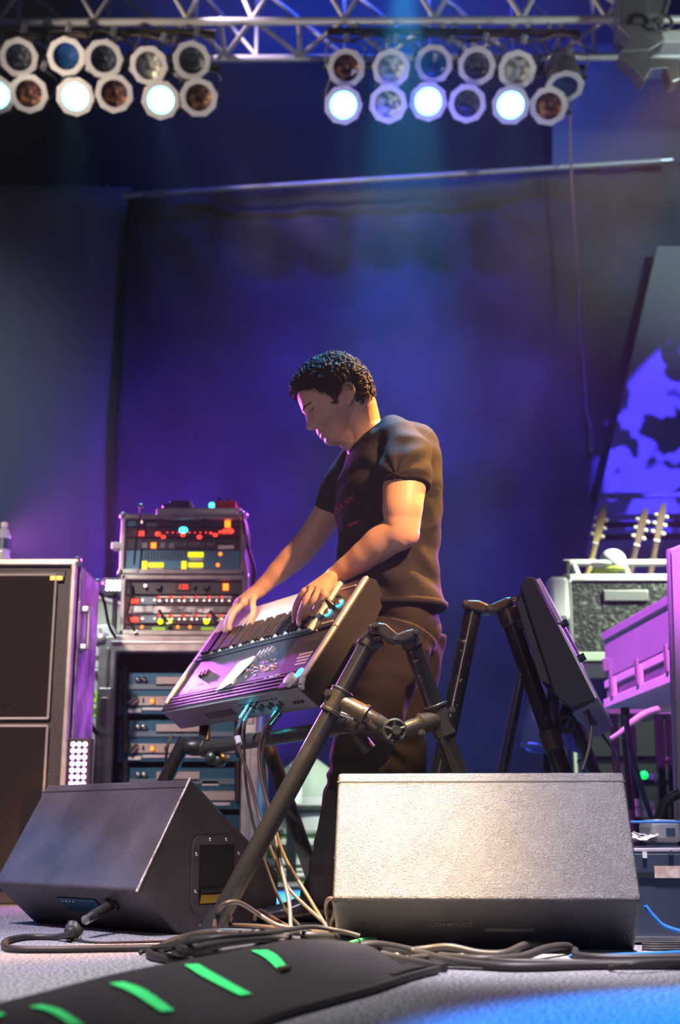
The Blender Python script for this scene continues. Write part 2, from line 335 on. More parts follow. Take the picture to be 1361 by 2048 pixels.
def cloth(name, label, quad, m, amp, freq, seed, thick=0.012, nu=90, nv=60, sag=0.0):
    TL, TR, BR, BL = [Vector(q) for q in quad]
    def fn(u, v):
        p = TL.lerp(TR, u).lerp(BL.lerp(BR, u), v)
        w = amp*(0.35+0.65*v)*(math.sin(freq*u*2*PI + 1.7*math.sin(v*2+seed) + seed) + 0.6*math.sin(freq*2.3*u*2*PI + seed*2))
        q = Vector((u*5+seed, v*4, 0)); w += amp*2.2*noise.noise(q)
        # diagonal tension folds from the top left corner
        r = math.hypot(u, v*0.9); th = math.atan2(v, u+1e-4); w += amp*1.6*math.sin(th*13+seed)*math.exp(-r*2.2)
        return p + Vector((0, w, -sag*math.sin(PI*u)*(1-v)))
    o = MB().grid(fn, nu, nv).build(name, m, None, smooth='all')
    md = o.modifiers.new('thickness', 'SOLIDIFY'); md.thickness = thick
    return tag(o, label, 'curtain')
a = at(256, 392, 8.3); b = at(1350, 322, 8.3)
cloth('backdrop_cloth', 'large dark navy cloth hanging under the long sloping pipe behind the musician',
      (a, at(1500, 314, 8.3), (at(1500, 700, 8.3).x, 8.3, 0.02), (at(208, 1400, 8.3).x-0.02, 8.3, 0.02)), 'cloth', 0.030, 5, 1.0)
cloth('side_cloth', 'plain grey cloth hanging at the far left behind the big speaker cabinet',
      (at(-160, 370, 8.44), at(262, 376, 8.44), (at(262, 700, 8.44).x+0.25, 8.44, 0.02), (at(-160, 700, 8.44).x, 8.44, 0.02)), 'cloth_grey', 0.012, 3, 4.0)
cloth('upper_cloth', 'black cloth strip hanging between the truss and the sloping pipe',
      (at(-160, 112, 9.0), at(1120, 118, 9.0), at(1120, 430, 9.0), at(-160, 430, 9.0)), 'cloth_upper', 0.02, 4, 2.0)
cloth('corner_cloth', 'teal grey cloth hanging at the top right beyond the last unlit lamp',
      (at(1105, 90, 8.9), at(1520, 90, 8.9), at(1520, 520, 8.9), at(1105, 520, 8.9)), 'cloth_grey', 0.01, 3, 3.0)
# slanting panel on the right
P = [at(1316, 492, 8.14), at(1520, 492, 8.14), (at(1520, 1100, 8.14).x, 8.14, 0.9), (at(1172, 1110, 8.14).x, 8.14, at(1172, 1110, 8.14).z)]
o = MB().prism([Vector(p) for p in P], (0, 0.05, 0)).build('projection_panel', 'panel', bevel=0.004)
tag(o, 'pale panel with slanted edge catching blotchy blue light behind the guitars', 'panel')
for k, yy in enumerate((992, 1050, 1075)):
    o = MB().cyl(at(1202 - k*9, yy, 7.8), at(1520, yy - 4, 7.8), 0.02).build('wall_rail', 'panel' if k == 0 else 'cloth_upper', smooth=True)  # paler material on the top rail stands in for stronger light
    tag(o, ['topmost blue-lit rail crossing the slanted panel behind the guitar heads', 'middle dark rail crossing the slanted panel at the guitar heads', 'lowest dark rail crossing the slanted panel behind the guitar necks'][k], 'rail', 'rails behind the guitars')

# sloping pipe that carries the cloth
t = thing('cloth_pipe', 'long slightly sloping metal pipe carrying the dark cloth', 'pipe', at(800, 355, 8.15))
a, b = at(256, 391, 8.15), at(1346, 320, 8.15)
MB().cyl(a, b, 0.020).build('pipe', 'truss', t, smooth=True)
for f in (0.0, 0.055, 0.63, 0.985):
    p = a.lerp(b, f); d = (b-a).normalized()
    MB().cyl(p - d*0.04, p + d*0.05, 0.028).build('coupler', 'alu', t, smooth=True)
for k in range(13):
    p = a.lerp(b, 0.06 + k*0.075); MB().loft([(p, 0.005), (p - Vector((0, 0, 0.045)), 0.004)], 6).build('tie', 'blackmatte', t)
p = a.lerp(b, 0.05); MB().box(p + Vector((0, -0.02, -0.03)), (0.16, 0.03, 0.035)).build('clip', 'alu', t, bevel=0.004)
t = thing('side_pipe', 'short dim pipe along the top of the grey cloth at the far left', 'pipe', at(120, 375, 8.45))
MB().cyl(at(-160, 374, 8.45), at(256, 380, 8.45), 0.012).build('pipe', 'truss', t, smooth=True)
for k, x in enumerate((30, 125, 215)): MB().torus(at(x, 373, 8.45), (1, 0, 0), 0.018, 0.005, 12, 6).build('ring', 'alu', t, smooth=True)

pts = [at(x, y, 8.0) for x, y in ((1141, 60), (1141, 150), (1140, 250), (1143, 330), (1150, 450), (1158, 560), (1160, 640), (1168, 730), (1173, 815), (1182, 855), (1184, 900))]
t = thing('hanging_rope', 'long thin purple rope hanging down in front of the dark cloth at right', 'rope', pts[-1])
MB().loft([(p, 0.010) for p in spline(pts, 6)], 8).build('rope', 'rope', t, smooth=True)
MB().sphere(pts[-1], 0.022, 12).build('knot', 'rope', t, smooth=True)

# ------------------------------------------------------------------ truss
zt = at(680, 38, 7.0).z
yb = atz(680, 112, zt).y
xl, xr = -2.9, 3.0
t = thing('lighting_truss', 'box lattice truss of metal tubes across the top of the stage', 'truss', (0, 7.0, zt))
def chord(y, z): MB().cyl((xl, y, z-0.03), (xr, y, z+0.0), 0.026).build('chord', 'truss', t, smooth=True)
ztop = zt + 0.55
chord(7.0, zt); chord(yb, zt); chord(7.0, ztop); chord(yb, ztop)
xs = [at(x, 38, 7.0).x for x in (0, 190, 375, 505, 690, 870, 1045, 1215, 1400)]
for i in range(len(xs)-1):
    x0, x1 = xs[i], xs[i+1]; xm = (x0+x1)/2
    for (p, q) in (((x0, 7.0, zt), (xm, 7.0, ztop)), ((xm, 7.0, ztop), (x1, 7.0, zt)),
                   ((xm, 7.0, zt), (xm, yb, zt)), ((x0, 7.0, zt), (xm, yb, zt)), ((xm, yb, zt), (x1, 7.0, zt)),
                   ((x0, yb, zt), (x0, yb, ztop)), ((x0, yb, ztop), (x1, yb, zt))):
        MB().cyl(p, q, 0.016, 10).build('brace', 'truss', t, smooth=True)

# ------------------------------------------------------------------ lamp cans
YL = 6.9
def ring8(c, ax, R0, R1, h, n=9):
    ax = Vector(ax).normalized(); x = Vector((1,0,0)); x = (x - ax*x.dot(ax)).normalized(); y = ax.cross(x)
    mb = MB(); N = n*4; q = []
    for (R, z, poly) in ((R0, 0, 0), (R1, 0, 1), (R1, h, 1), (R0, h, 0)):
        rr = []
        for k in range(N):
            a = 2*PI*k/N
            rad = R if not poly else R*math.cos(PI/n)/math.cos(((a + PI/n) % (2*PI/n)) - PI/n)*1.03
            rr.append(Vector(c) + (x*math.cos(a) + y*math.sin(a))*rad + ax*z)
        q.append(rr)
    vs = [[mb.bm.verts.new(p) for p in r] for r in q]
    for i in range(4):
        A, B_ = vs[i], vs[(i+1) % 4]
        for k in range(N): mb.bm.faces.new((A[k], A[(k+1)%N], B_[(k+1)%N], B_[k]))
    return mb
protos = {}
def par_can(kind):
    # local frame: lens centre at the origin, light leaves along -Y
    m = {'dark': 'lens_dark', 'blue': 'lens_blue', 'amber': 'lens_amber', 'pale': 'lens_pale', 'lit': 'lens_lit'}[kind]
    t = bpy.data.objects.new('par_lamp', None); COL.objects.link(t)
    ring8((0, 0, 0), (0, -1, 0), 0.082, 0.118, 0.012).build('gel_frame', 'gelframe', t, bevel=0.002)
    MB().loft([((0, 0.002, 0), 0.088), ((0, 0.006, 0), 0.06), ((0, 0.012 if kind == 'lit' else 0.03, 0), 0.01), ((0, 0.0122 if kind == 'lit' else 0.0302, 0), 0.0003)], 28, cap=False).build('lens', m, t, smooth=True)
    MB().loft([((0, 0.0, 0), 0.108), ((0, 0.10, 0), 0.108), ((0, 0.13, 0), 0.102), ((0, 0.22, 0), 0.088), ((0, 0.30, 0), 0.06), ((0, 0.34, 0), 0.03)], 24, cap=False).build('can_body', 'can', t, smooth=True)
    pts = [(-0.118, 0.10, 0.0), (-0.125, 0.10, 0.07), (-0.11, 0.10, 0.15), (0.0, 0.10, 0.17), (0.11, 0.10, 0.15), (0.125, 0.10, 0.07), (0.118, 0.10, 0.0)]
    MB().loft([(p, (0.006, 0.016)) for p in spline(pts, 4)], 8).build('yoke', 'can', t, smooth=True)
    for s in (-1, 1): MB().cyl((s*0.10, 0.10, 0), (s*0.145, 0.10, 0), 0.016, 10).build('tilt_knob', 'black', t, smooth=True)
    MB().box((0, 0.10, 0.19), (0.035, 0.03, 0.06)).build('hook_clamp', 'alu', t, bevel=0.003)
    return t
lamps = [ # x, y, kind, yaw, pitch, row, label
 (38,115,'dark',14,-28,0,'unlit lamp in the upper row, leftmost of all lamps'),
 (133,113,'blue',4,-26,0,'unlit lamp with plain blue lens, second from left in the upper row'),
 (208,118,'dark',12,-28,0,'unlit dark lamp above the one with orange crinkled gel streaks, upper row left'),
 (298,131,'pale',4,-34,0,'unlit lamp with yellow and violet crumpled gel above a lit lamp, upper row left'),
 (384,121,'dark',12,-28,0,'unlit dark lamp at the right end of the left upper row'),
 (-8,190,'lit',10,-36,1,'lit cyan lamp cut by the left edge of the photo'),
 (58,187,'amber',10,-34,1,'unlit lamp with purple brown gel, leftmost unlit one in the lower row'),
 (151,193,'lit',2,-36,1,'lit cyan lamp second from left, under the plain blue lens'),
 (229,187,'amber',8,-34,1,'unlit lamp with bright orange streaked gel between two lit lamps at left'),
 (322,200,'lit',2,-36,1,'lit cyan lamp under the yellow crumpled gel'),
 (398,195,'amber',8,-34,1,'unlit lamp with amber gel at the right end of the left lower row'),
 (693,136,'amber',6,-28,0,'unlit lamp with purple speckled gel at the left end of the right upper row'),
 (783,137,'pale',-6,-28,0,'unlit lamp with smoky crumpled gel, second in the right upper row'),
 (868,128,'blue',-2,-28,0,'unlit lamp with flat blue lens above a lit lamp, third in the right upper row'),
 (954,132,'dark',-4,-28,0,'unlit lamp with dark blue lens, fourth in the right upper row'),
 (1035,140,'pale',-8,-30,0,'unlit lamp with silver crumpled gel above the rightmost lit lamp'),
 (687,210,'lit',4,-36,1,'lit cyan lamp, leftmost lit one of the right cluster'),
 (777,208,'pale',-4,-36,1,'unlit lamp with greenish silver crumpled gel in the right lower row'),
 (857,203,'lit',-2,-36,1,'lit cyan lamp, middle lit one of the right cluster'),
 (935,207,'dark',-6,-34,1,'unlit lamp with dark purple lens between two lit lamps at right'),
 (1022,210,'lit',-4,-36,1,'lit cyan lamp, rightmost lit one of all'),
 (1098,212,'amber',-14,-34,1,'unlit lamp with cream and brown gel at the right end of the lower row'),
 (1130,172,'blue',-6,-72,0,'unlit lamp tipped steeply down so its blue can body shows, far right')]
for x, y, kind, yaw, pit, row, lab in lamps:
    if kind not in protos: protos[kind] = r = par_can(kind)
    else:
        r0 = protos[kind]; r = r0.copy(); COL.objects.link(r)
        for ch in list(r0.children):
            c = ch.copy(); COL.objects.link(c); c.parent = r
    r.location = at(x, y, YL + (0.06 if row else 0))
    r.rotation_euler = (math.radians(-pit), math.radians(random.uniform(-12, 12)), math.radians(yaw)) if False else Matrix.Rotation(math.radians(yaw), 3, 'Z').to_4x4().to_euler()
    r.rotation_euler = (Matrix.Rotation(math.radians(yaw), 4, 'Z') @ Matrix.Rotation(math.radians(-pit), 4, 'X') @ Matrix.Rotation(math.radians((x*37) % 40), 4, 'Y')).to_euler()
    tag(r, lab, 'stage lamp', 'par lamps hung in clusters under the truss')
    if kind == 'lit':
        p = at(x, y, YL - 0.03)
        tgt = {151: (-0.8, 3.9, 0.2), 322: (-0.2, 4.4, 0.4), -8: (-1.6, 3.8, 0.1), 687: (0.1, 4.9, 0.4), 857: (0.25, 3.7, 0.7), 1022: (0.6, 4.1, 0.5)}[x]
        spot('par_beam', p + Vector((0, -0.06, -0.03)), tgt, (0.22, 0.80, 1.0), 120, 15, 0.5, 0.05)
# lamp bars with the cables tied on them
for nm, x0, x1, lab in (('left', -60, 432, 'dark horizontal bar carrying the left cluster of lamps'), ('right', 655, 1160, 'dark blue horizontal bar carrying the right cluster of lamps')):
    t = thing('lamp_bar', lab, 'lamp bar', at((x0+x1)/2, 64, YL+0.1), 'bars the lamps hang from')
    MB().cyl(at(x0, 62, YL+0.1), at(x1, 66, YL+0.1), 0.024).build('tube', 'tube', t, smooth=True)
    MB().cyl(at(x0, 132, YL+0.22), at(x1+10, 136, YL+0.22), 0.022).build('tube', 'tube', t, smooth=True)
    pts = [at(x0 + (x1-x0)*k/12, 76 + 7*math.sin(k*2.1), YL+0.06) for k in range(13)]
    MB().loft([(p, 0.010) for p in spline(pts, 4)], 6).build('cable', 'rubber_tan', t, smooth=True)
    for k in range(3):
        xx = x0 + (x1-x0)*(0.12+0.38*k); MB().cyl(at(xx, 66, YL+0.1), at(xx, 38, 7.0), 0.014).build('drop_bracket', 'alu', t, smooth=True)

# chain hoist block at the top right corner
t = thing('hoist_block', 'grey metal hoist and corner block gripping the truss at top right', 'rigging block', at(1300, 100, 6.9))
def f2(x0, y0, x1, y1, Y, d, nm, m, par, bev=0.004, label=None):
    c, s = fbox(x0, y0, x1, y1, Y, d); return MB().box(c, s).build(nm, m, par, bevel=bev, label=label)
f2(1240, -30, 1300, 55, 6.8, 0.25, 'motor_body', 'can', t, 0.02)
MB().prism([at(x, y, 6.75) for x, y in ((1236, 50), (1322, 46), (1330, 82), (1300, 100), (1240, 104), (1262, 76))], (0, 0.12, 0)).build('clamp_plate', 'alu', t, bevel=0.006)
MB().prism([at(x, y, 6.75) for x, y in ((1240, 112), (1361, 118), (1361, 158), (1345, 165), (1335, 136), (1304, 138), (1290, 162), (1272, 140))], (0, 0.12, 0)).build('hook_plate', 'alu', t, bevel=0.006)
MB().torus(at(1328, 46, 6.7), (0, 1, 0), 0.05, 0.012, 16, 8).build('shackle', 'steel', t, smooth=True)
f2(1290, 60, 1420, 84, 6.95, 0.12, 'cross_bar', 'truss', t)
f2(1296, -20, 1330, 30, 6.9, 0.1, 'side_plate', 'alu', t)
for x in (1306, 1350): MB().cyl(at(x, -40, 6.9), at(x-30, 60, 6.9), 0.014).build('strut', 'alu', t, smooth=True)
# ------------------------------------------------------------------ speaker cabinet (left)
def V3(*a): return Vector(a)
YC = 4.48; zc = at(60, 1118, YC).z; xR = at(142, 1340, YC).x; xL = xR - 0.70
t = thing('speaker_cabinet', 'tall black speaker cabinet with silver-piped grilles at the left edge', 'speaker cabinet', (xR-0.35, YC+0.2, 0))
MB().box((xR-0.35, YC+0.215, zc/2), (0.70, 0.40, zc)).build('shell', 'cab', t, bevel=0.008)
MB().box((xR-0.35, YC+0.004, zc-0.012), (0.70, 0.03, 0.024)).build('top_edging', 'piping', t, bevel=0.004)
MB().box((xR-0.008, YC+0.005, zc/2), (0.020, 0.03, zc)).build('side_edging', 'alu_worn', t, bevel=0.004)
MB().box((xR-0.35, YC+0.02, zc-0.055), (0.62, 0.02, 0.03)).build('front_lip', 'black', t, bevel=0.003)
def rz(y): return at(60, y, YC).z
gx1 = at(104, 1300, YC).x; gx0 = xL + 0.07
for za, zb_ in ((rz(1437), rz(1150)), (0.06, rz(1452))):
    MB().box(((gx0+gx1)/2, YC+0.006, (za+zb_)/2), (gx1-gx0, 0.014, zb_-za)).build('grille', 'grille', t, bevel=0.006); gr_ = [o for o in t.children if o.name.startswith('grille')][-1]
    c = [V3(gx0, YC-0.002, za), V3(gx1, YC-0.002, za), V3(gx1, YC-0.002, zb_), V3(gx0, YC-0.002, zb_)]
    mb = MB()
    for i in range(4): mb.cyl(c[i], c[(i+1)%4], 0.005, 8)
    mb.build('grille_piping', 'piping', gr_, smooth=True)
    for k in range(2):
        MB().torus(((gx1-0.20), YC+0.0, za + (zb_-za)*(0.27+0.46*k)), (0, 1, 0), 0.105, 0.004, 28, 6).build('driver_ring', 'grille', gr_, smooth=True)
MB().box((xR-0.07, YC-0.003, zc-0.072), (0.05, 0.006, 0.02)).build('badge', 'gold', t, bevel=0.003)
# side: reflective board, handle, corner
MB().box((xR+0.006, YC+0.215, zc-0.37), (0.010, 0.35, 0.70)).build('side_board', 'case_side', t, bevel=0.002)
MB().box((xR+0.006, YC+0.215, (zc-0.73)/2), (0.008, 0.35, zc-0.76)).build('lower_side_board', 'cab', t, bevel=0.002)
mb = MB()
for dz in (-0.07, 0.07): mb.box((xR+0.02, YC+0.10, zc-0.24+dz), (0.03, 0.05, 0.02))
mb.cyl((xR+0.035, YC+0.10, zc-0.32), (xR+0.035, YC+0.10, zc-0.16), 0.010); mb.build('side_handle', 'alu', t, bevel=0.002)
MB().sphere((xR+0.0, YC+0.41, zc-0.02), 0.028, 12).build('rear_corner', 'alu', t, smooth=True)
MB().sphere((xR+0.0, YC+0.01, zc-0.008), 0.020, 12).build('front_corner', 'alu', t, smooth=True)
MB().box((xR+0.02, YC+0.12, 0.52), (0.03, 0.07, 0.09)).build('jack_plate', 'alu_worn', t, bevel=0.004)
# bottle on top
p = at(7, 1075, YC+0.1); z0 = zc + 0.001
t = thing('water_bottle', 'clear plastic water bottle standing on the tall speaker cabinet', 'bottle', (p.x, p.y, z0))
prof = [(0, .028), (.004, .031), (.03, .031), (.036, .028), (.05, .031), (.065, .028), (.08, .031), (.10, .031), (.125, .022), (.138, .012), (.148, .012)]
MB().loft([((p.x, p.y, z0 + h), r) for h, r in prof], 20).build('bottle_body', 'plastic_clear', t, smooth=True)
MB().loft([((p.x, p.y, z0 + h), .0125 + (.001 if h else 0)) for h in (0.142, 0.152, 0.16)], 16).build('cap', 'white', t, smooth=True)
MB().loft([((p.x, p.y, z0 + h), .0318) for h in (0.055, 0.095)], 20).build('wrap_label', 'cyan_paper' if 'cyan_paper' in M else 'blue_pedal', t, smooth=True)

# ------------------------------------------------------------------ LED light panels
def led_panel(x0, y0, x1, y1, Y, nx, ny, lab, m):
    c, s = fbox(x0, y0, x1, y1, Y, 0.05)
    t = thing('led_light', lab, 'led light', (c[0], c[1], c[2]-s[2]/2), 'violet led blinders')
    MB().box((c[0], Y+0.025, c[2]), (s[0]+0.02, 0.05, s[2]+0.02)).build('housing', 'black', t, bevel=0.004)
    dx, dz = s[0]/nx, s[2]/ny
    for i in range(nx):
        for j in range(ny):
            MB().sphere((c[0]-s[0]/2+dx*(i+.5), Y-0.002, c[2]-s[2]/2+dz*(j+.5)), min(dx, dz)*0.42, 10).build('led', m if (i+j) % 2 else 'led', t, smooth=True)
    MB().cyl((c[0], Y+0.06, 0.0), (c[0], Y+0.06, c[2]), 0.012).build('stand_post', 'black', t, smooth=True)
    MB().cyl((c[0], Y+0.06, 0.0), (c[0], Y+0.06, 0.015), 0.08, 20).build('stand_base', 'black', t, smooth=True)
led_panel(138, 1482, 174, 1600, 4.25, 3, 9, 'bright violet-white led panel standing behind the left floor monitor', 'led_cool')
led_panel(211, 1160, 243, 1182, 5.35, 4, 3, 'small bright led panel left of the upper rack', 'led')

# ------------------------------------------------------------------ things between cabinet and rack
t = thing('slanted_board', 'grey green board with a white top edge behind the racks at left', 'board', at(215, 1400, 5.7))
MB().prism([at(x, y, 5.75) for x, y in ((170, 1188), (252, 1212), (252, 1420), (170, 1420))], (0, 0.05, 0)).build('board', 'case_grey_green', t)
MB().prism([at(x, y, 5.74) for x, y in ((170, 1183), (254, 1207), (254, 1214), (170, 1190))], (0, 0.07, 0)).build('edge_strip', 'white', t, bevel=0.003)
t = thing('work_lamp', 'white shaded work lamp bending down beside the flight case', 'lamp', at(195, 1345, 5.3))
MB().prism([at(x, y, 5.25) for x, y in ((192, 1250), (222, 1248), (236, 1276), (238, 1290), (198, 1290))], (0, 0.12, 0)).build('hood', 'white', t, bevel=0.01)
MB().prism([at(x, y, 5.22) for x, y in ((188, 1252), (200, 1252), (204, 1280), (198, 1316), (176, 1314))], (0, 0.12, 0)).build('lamp_shade', 'white', t, bevel=0.01)
MB().loft([(p, 0.008) for p in spline([at(188, 1316, 5.28), at(184, 1330, 5.28), at(188, 1340, 5.28)], 5)], 8).build('neck', 'white', t, smooth=True)
MB().sphere(at(192, 1341, 5.26), 0.018, 12, (1.5, 1, 0.8)).build('foot', 'white', t, smooth=True)
t = thing('storage_case', 'pale violet case with two yellow-green tape labels behind the flight case', 'case', at(185, 1560, 5.35))
c, s = fbox(168, 1345, 215, 1500, 5.3, 0.4); c = (c[0], c[1], (c[2]+s[2]/2)/2); s = (s[0], s[1], c[2]*2)
MB().box(c, s).build('shell', 'case_violet', t, bevel=0.01)
for (x0, y0, x1, y1, tx) in ((174, 1382, 196, 1404, 'F'), (172, 1411, 196, 1434, 'RIL')):
    cc, ss = fbox(x0, y0, x1, y1, 5.298, 0.002); tp = MB().box(cc, ss).build('tape_label', 'tape_yellow', t)
    text_mesh('lettering', tx, 0.036, (cc[0]+0.004, 5.296, cc[2]), (1, 0, 0), (0, 0, 1), 'black', tp)

# ------------------------------------------------------------------ racks
def knob(par, p, r, m='steel', d=0.012, nm='knob'): MB().loft([(p, r), (p + V3(0, -d, 0), r*0.85)], 12).build(nm, m, par, smooth=True)
def ledp(par, px, py, Y, r, m, nm='indicator', sx=1.0): MB().sphere(at(px, py, Y), r, 10, (sx, 0.5, 1)).build(nm, m, par, smooth=True)
YR = 5.2
def rack_case(nm, lab, x0, y0, x1, y1, group, wall=6, depth=0.42):
    c, s = fbox(x0, y0, x1, y1, YR, depth)
    t = thing(nm, lab, 'rack case', (c[0], c[1], c[2]-s[2]/2), group); e = 0.022
    for sx in (-1, 1): MB().box((c[0]+sx*(s[0]/2-e/2), c[1], c[2]), (e, s[1], s[2])).build('side_panel', 'case_dark', t, bevel=0.003)
    for sz in (-1, 1): MB().box((c[0], c[1], c[2]+sz*(s[2]/2-e/2)), (s[0]-2*e, s[1], e)).build('top_panel' if sz > 0 else 'bottom_panel', 'case_dark', t, bevel=0.003)
    MB().box((c[0], c[1]+s[1]/2-0.01, c[2]), (s[0]-2*e, 0.02, s[2]-2*e)).build('back_panel', 'case_dark', t)
    for sz in (-1, 1): MB().box((c[0], YR-0.006, c[2]+sz*(s[2]/2-0.011)), (s[0]+0.01, 0.03, 0.022)).build('edging', 'alu_worn', t, bevel=0.004)
    for sx in (-1, 1): MB().box((c[0]+sx*(s[0]/2-0.008), YR-0.006, c[2]), (0.018, 0.03, s[2])).build('edging', 'alu_worn', t, bevel=0.004)
    for sx in (-1, 1):
        for sz in (-1, 1): MB().sphere((c[0]+sx*(s[0]/2-0.004), YR, c[2]+sz*(s[2]/2-0.004)), 0.018, 10).build('ball_corner', 'alu', t, smooth=True)
    return t
rack_case('equipment_rack', 'upper small equipment rack, topmost of the stacked racks', 243, 1030, 490, 1150, 'racks stacked at left')
rack_case('equipment_rack', 'lower small equipment rack standing directly on the flight case', 243, 1151, 492, 1272, 'racks stacked at left')
gx = (251, 483)
def unit(nm, lab, y0, y1, m, cat, x=gx):
    c, s = fbox(x[0], y0, x[1], y1, YR+0.008, 0.30)
    t = thing(nm, lab, cat, (c[0], c[1], c[2]-s[2]/2)); MB().box(c, s).build('chassis', m, t, bevel=0.002)
    return t
YF = YR + 0.004
def fb(t, x0, y0, x1, y1, nm, m, d=0.01, Y=YF): 
    c, s = fbox(x0, y0, x1, y1, Y-0.004, d); return MB().box(c, s).build(nm, m, t, bevel=min(0.0015, s[0]*.2, s[2]*.2))
t = unit('wireless_receiver', 'topmost rack unit with an orange power lamp at its right end', 1036, 1054, 'rackface', 'rack unit')
fb(t, 256, 1041, 272, 1053, 'blue_plate', 'amp_face')
for x in (287, 324, 410): knob(t, at(x, 1047, YF), 0.008 if x < 300 else 0.016, 'black' if x > 300 else 'steel', 0.03)
fb(t, 292, 1045, 313, 1053, 'display', 'rackface_grey'); fb(t, 450, 1041, 461, 1054, 'power_lamp', 'orange_led', 0.012)
t = unit('tuner_unit', 'thin rack unit with a row of red leds and one cyan lamp', 1055, 1074, 'rackface_red', 'rack unit')
fb(t, 273, 1062, 280, 1071, 'display', 'red_led'); fb(t, 282, 1062, 288, 1071, 'display', 'red_led')
ledp(t, 367, 1060, YF, 0.014, 'cyan_led', sx=1.4)
for x, y, r in ((316, 1068, .010), (327, 1074, .008), (366, 1070, .008), (399, 1074, .009), (431, 1070, .008), (422, 1066, .005), (450, 1063, .010), (461, 1062, .012), (441, 1064, .006)): ledp(t, x, y, YF, r, 'red_led', sx=1.3)
for x in range(335, 420, 11): ledp(t, x, 1065, YF, 0.003, 'red_led')
t = unit('power_distributor', 'rack unit reading TOUR SUPPLY INC. with four lit square switches', 1076, 1099, 'black', 'rack unit')
for k, x in enumerate((289, 307, 325, 343)): fb(t, x-5, 1085, x+5, 1096, 'switch', 'orange_led' if k == 1 else 'white', 0.015)
text_mesh('lettering', 'TOUR SUPPLY INC.', 0.022, at(390, 1089, YF-0.008), (1, 0, 0), (0, 0, 1), 'white', t)
fb(t, 436, 1090, 468, 1098, 'name_strip', 'piping')
t = unit('twin_receiver', 'tall rack unit with yellow displays, lower middle of the upper rack', 1100, 1142, 'rackface_grey', 'rack unit')
t.children[0].data.materials[0] = M['amp_face']
for (x0, y0, x1, y1) in ((376, 1104, 407, 1114), (297, 1125, 327, 1134), (377, 1125, 406, 1134)):
    fb(t, x0, y0, x1, y1, 'display', 'yellow_led'); fb(t, x0+3, y1+2, x1-1, y1+7, 'name_strip', 'piping')
for x in (289, 368): fb(t, x-5, 1122, x+5, 1139, 'meter', 'yellow_led')
ledp(t, 441, 1108, YF, 0.008, 'orange_led'); ledp(t, 436, 1130, YF, 0.008, 'orange_led')
for k in range(16): fb(t, 283 + k*6, 1102, 285 + k*6, 1120, 'vent_slot', 'black', 0.006)
t = unit('wireless_receiver', 'rack unit showing red digits 125 in the lower rack', 1159, 1189, 'rackface', 'rack unit')
dp_ = fb(t, 352, 1166, 382, 1182, 'display', 'black'); text_mesh('digits', '125', 0.028, at(367, 1174, YF-0.010), (1, 0, 0), (0, 0, 1), 'red_led', dp_)
fb(t, 446, 1167, 457, 1180, 'power_lamp', 'orange_led', 0.012)
for x, r in ((293, .008), (318, .016), (390, .009), (413, .016)): knob(t, at(x, 1174, YF), r, 'steel' if x == 293 else 'black', 0.03)
def strips(lab, y0):
    t = unit('channel_strip_unit', lab, y0, y0+19, 'rackface_red', 'rack unit')
    fb(t, 258, y0+6, 277, y0+14, 'display', 'red_led'); fb(t, 281, y0+1, 315, y0+17, 'input_plate', 'rackface_grey')
    for k in range(6):
        x = 317 + k*25; fb(t, x, y0, x+22, y0+4, 'channel_strip', 'piping'); ledp(t, x+1, y0+2, YF-0.01, 0.005, 'red_led')
        for j in range(3): knob(t, at(x+3+j*7, y0+10, YF), 0.006, 'steel' if j != 1 else 'rackface_grey', 0.012)
    for x in (286, 310): knob(t, at(x, y0+9, YF), 0.006, 'steel')
    return t
strips('row of maroon channel strips under the unit with red digits', 1192)
t = unit('signal_router', 'shiny pale and violet patch panel between two rows of channel strips', 1212, 1227, 'case_side', 'rack unit')
fb(t, 268, 1212, 306, 1224, 'label_plate', 'white'); 
for k in range(6): fb(t, 318 + k*24, 1214, 334 + k*24, 1225, 'cover_plate', 'case_side', 0.014)
t = strips('lower row of maroon channel strips with four lime lamps in front', 1229)
for x in (321, 339, 413, 442): ledp(t, x, 1243, YF-0.02, 0.011, 'lime_led')
t = unit('twin_tuner', 'bottom rack unit with two dim green displays', 1250, 1267, 'rackface', 'rack unit')
for x in (304, 402): fb(t, x, 1254, x+27, 1261, 'display', 'green_lcd'); fb(t, x+6, 1261, x+18, 1267, 'name_strip', 'piping')
for x, y in ((284, 1254), (356, 1254), (380, 1254)): ledp(t, x, y, YF, 0.007, 'orange_led')
# patch leads in front of the lower rack
for k, (pts, lab) in enumerate(((((258, 1158), (262, 1190), (256, 1230), (270, 1262)), 'violet-lit patch lead hanging at the left of the lower rack'),
        (((318, 1220), (326, 1232), (336, 1244)), 'short cream patch lead across the lower channel strips'),
        (((420, 1222), (428, 1232), (438, 1238)), 'short tan patch lead right of the lime lamps'))):
    t = thing('patch_lead', lab, 'cable', at(pts[-1][0], pts[-1][1], 5.12))
    MB().loft([(p, 0.006) for p in spline([at(x, y, 5.15) for x, y in pts], 5)], 8).build('lead', 'rubber_tan' if k else 'rubber', t, smooth=True)
    MB().cyl(at(*pts[-1], 5.15), at(pts[-1][0]+2, pts[-1][1]+5, 5.18), 0.009).build('plug', 'steel', t, smooth=True)
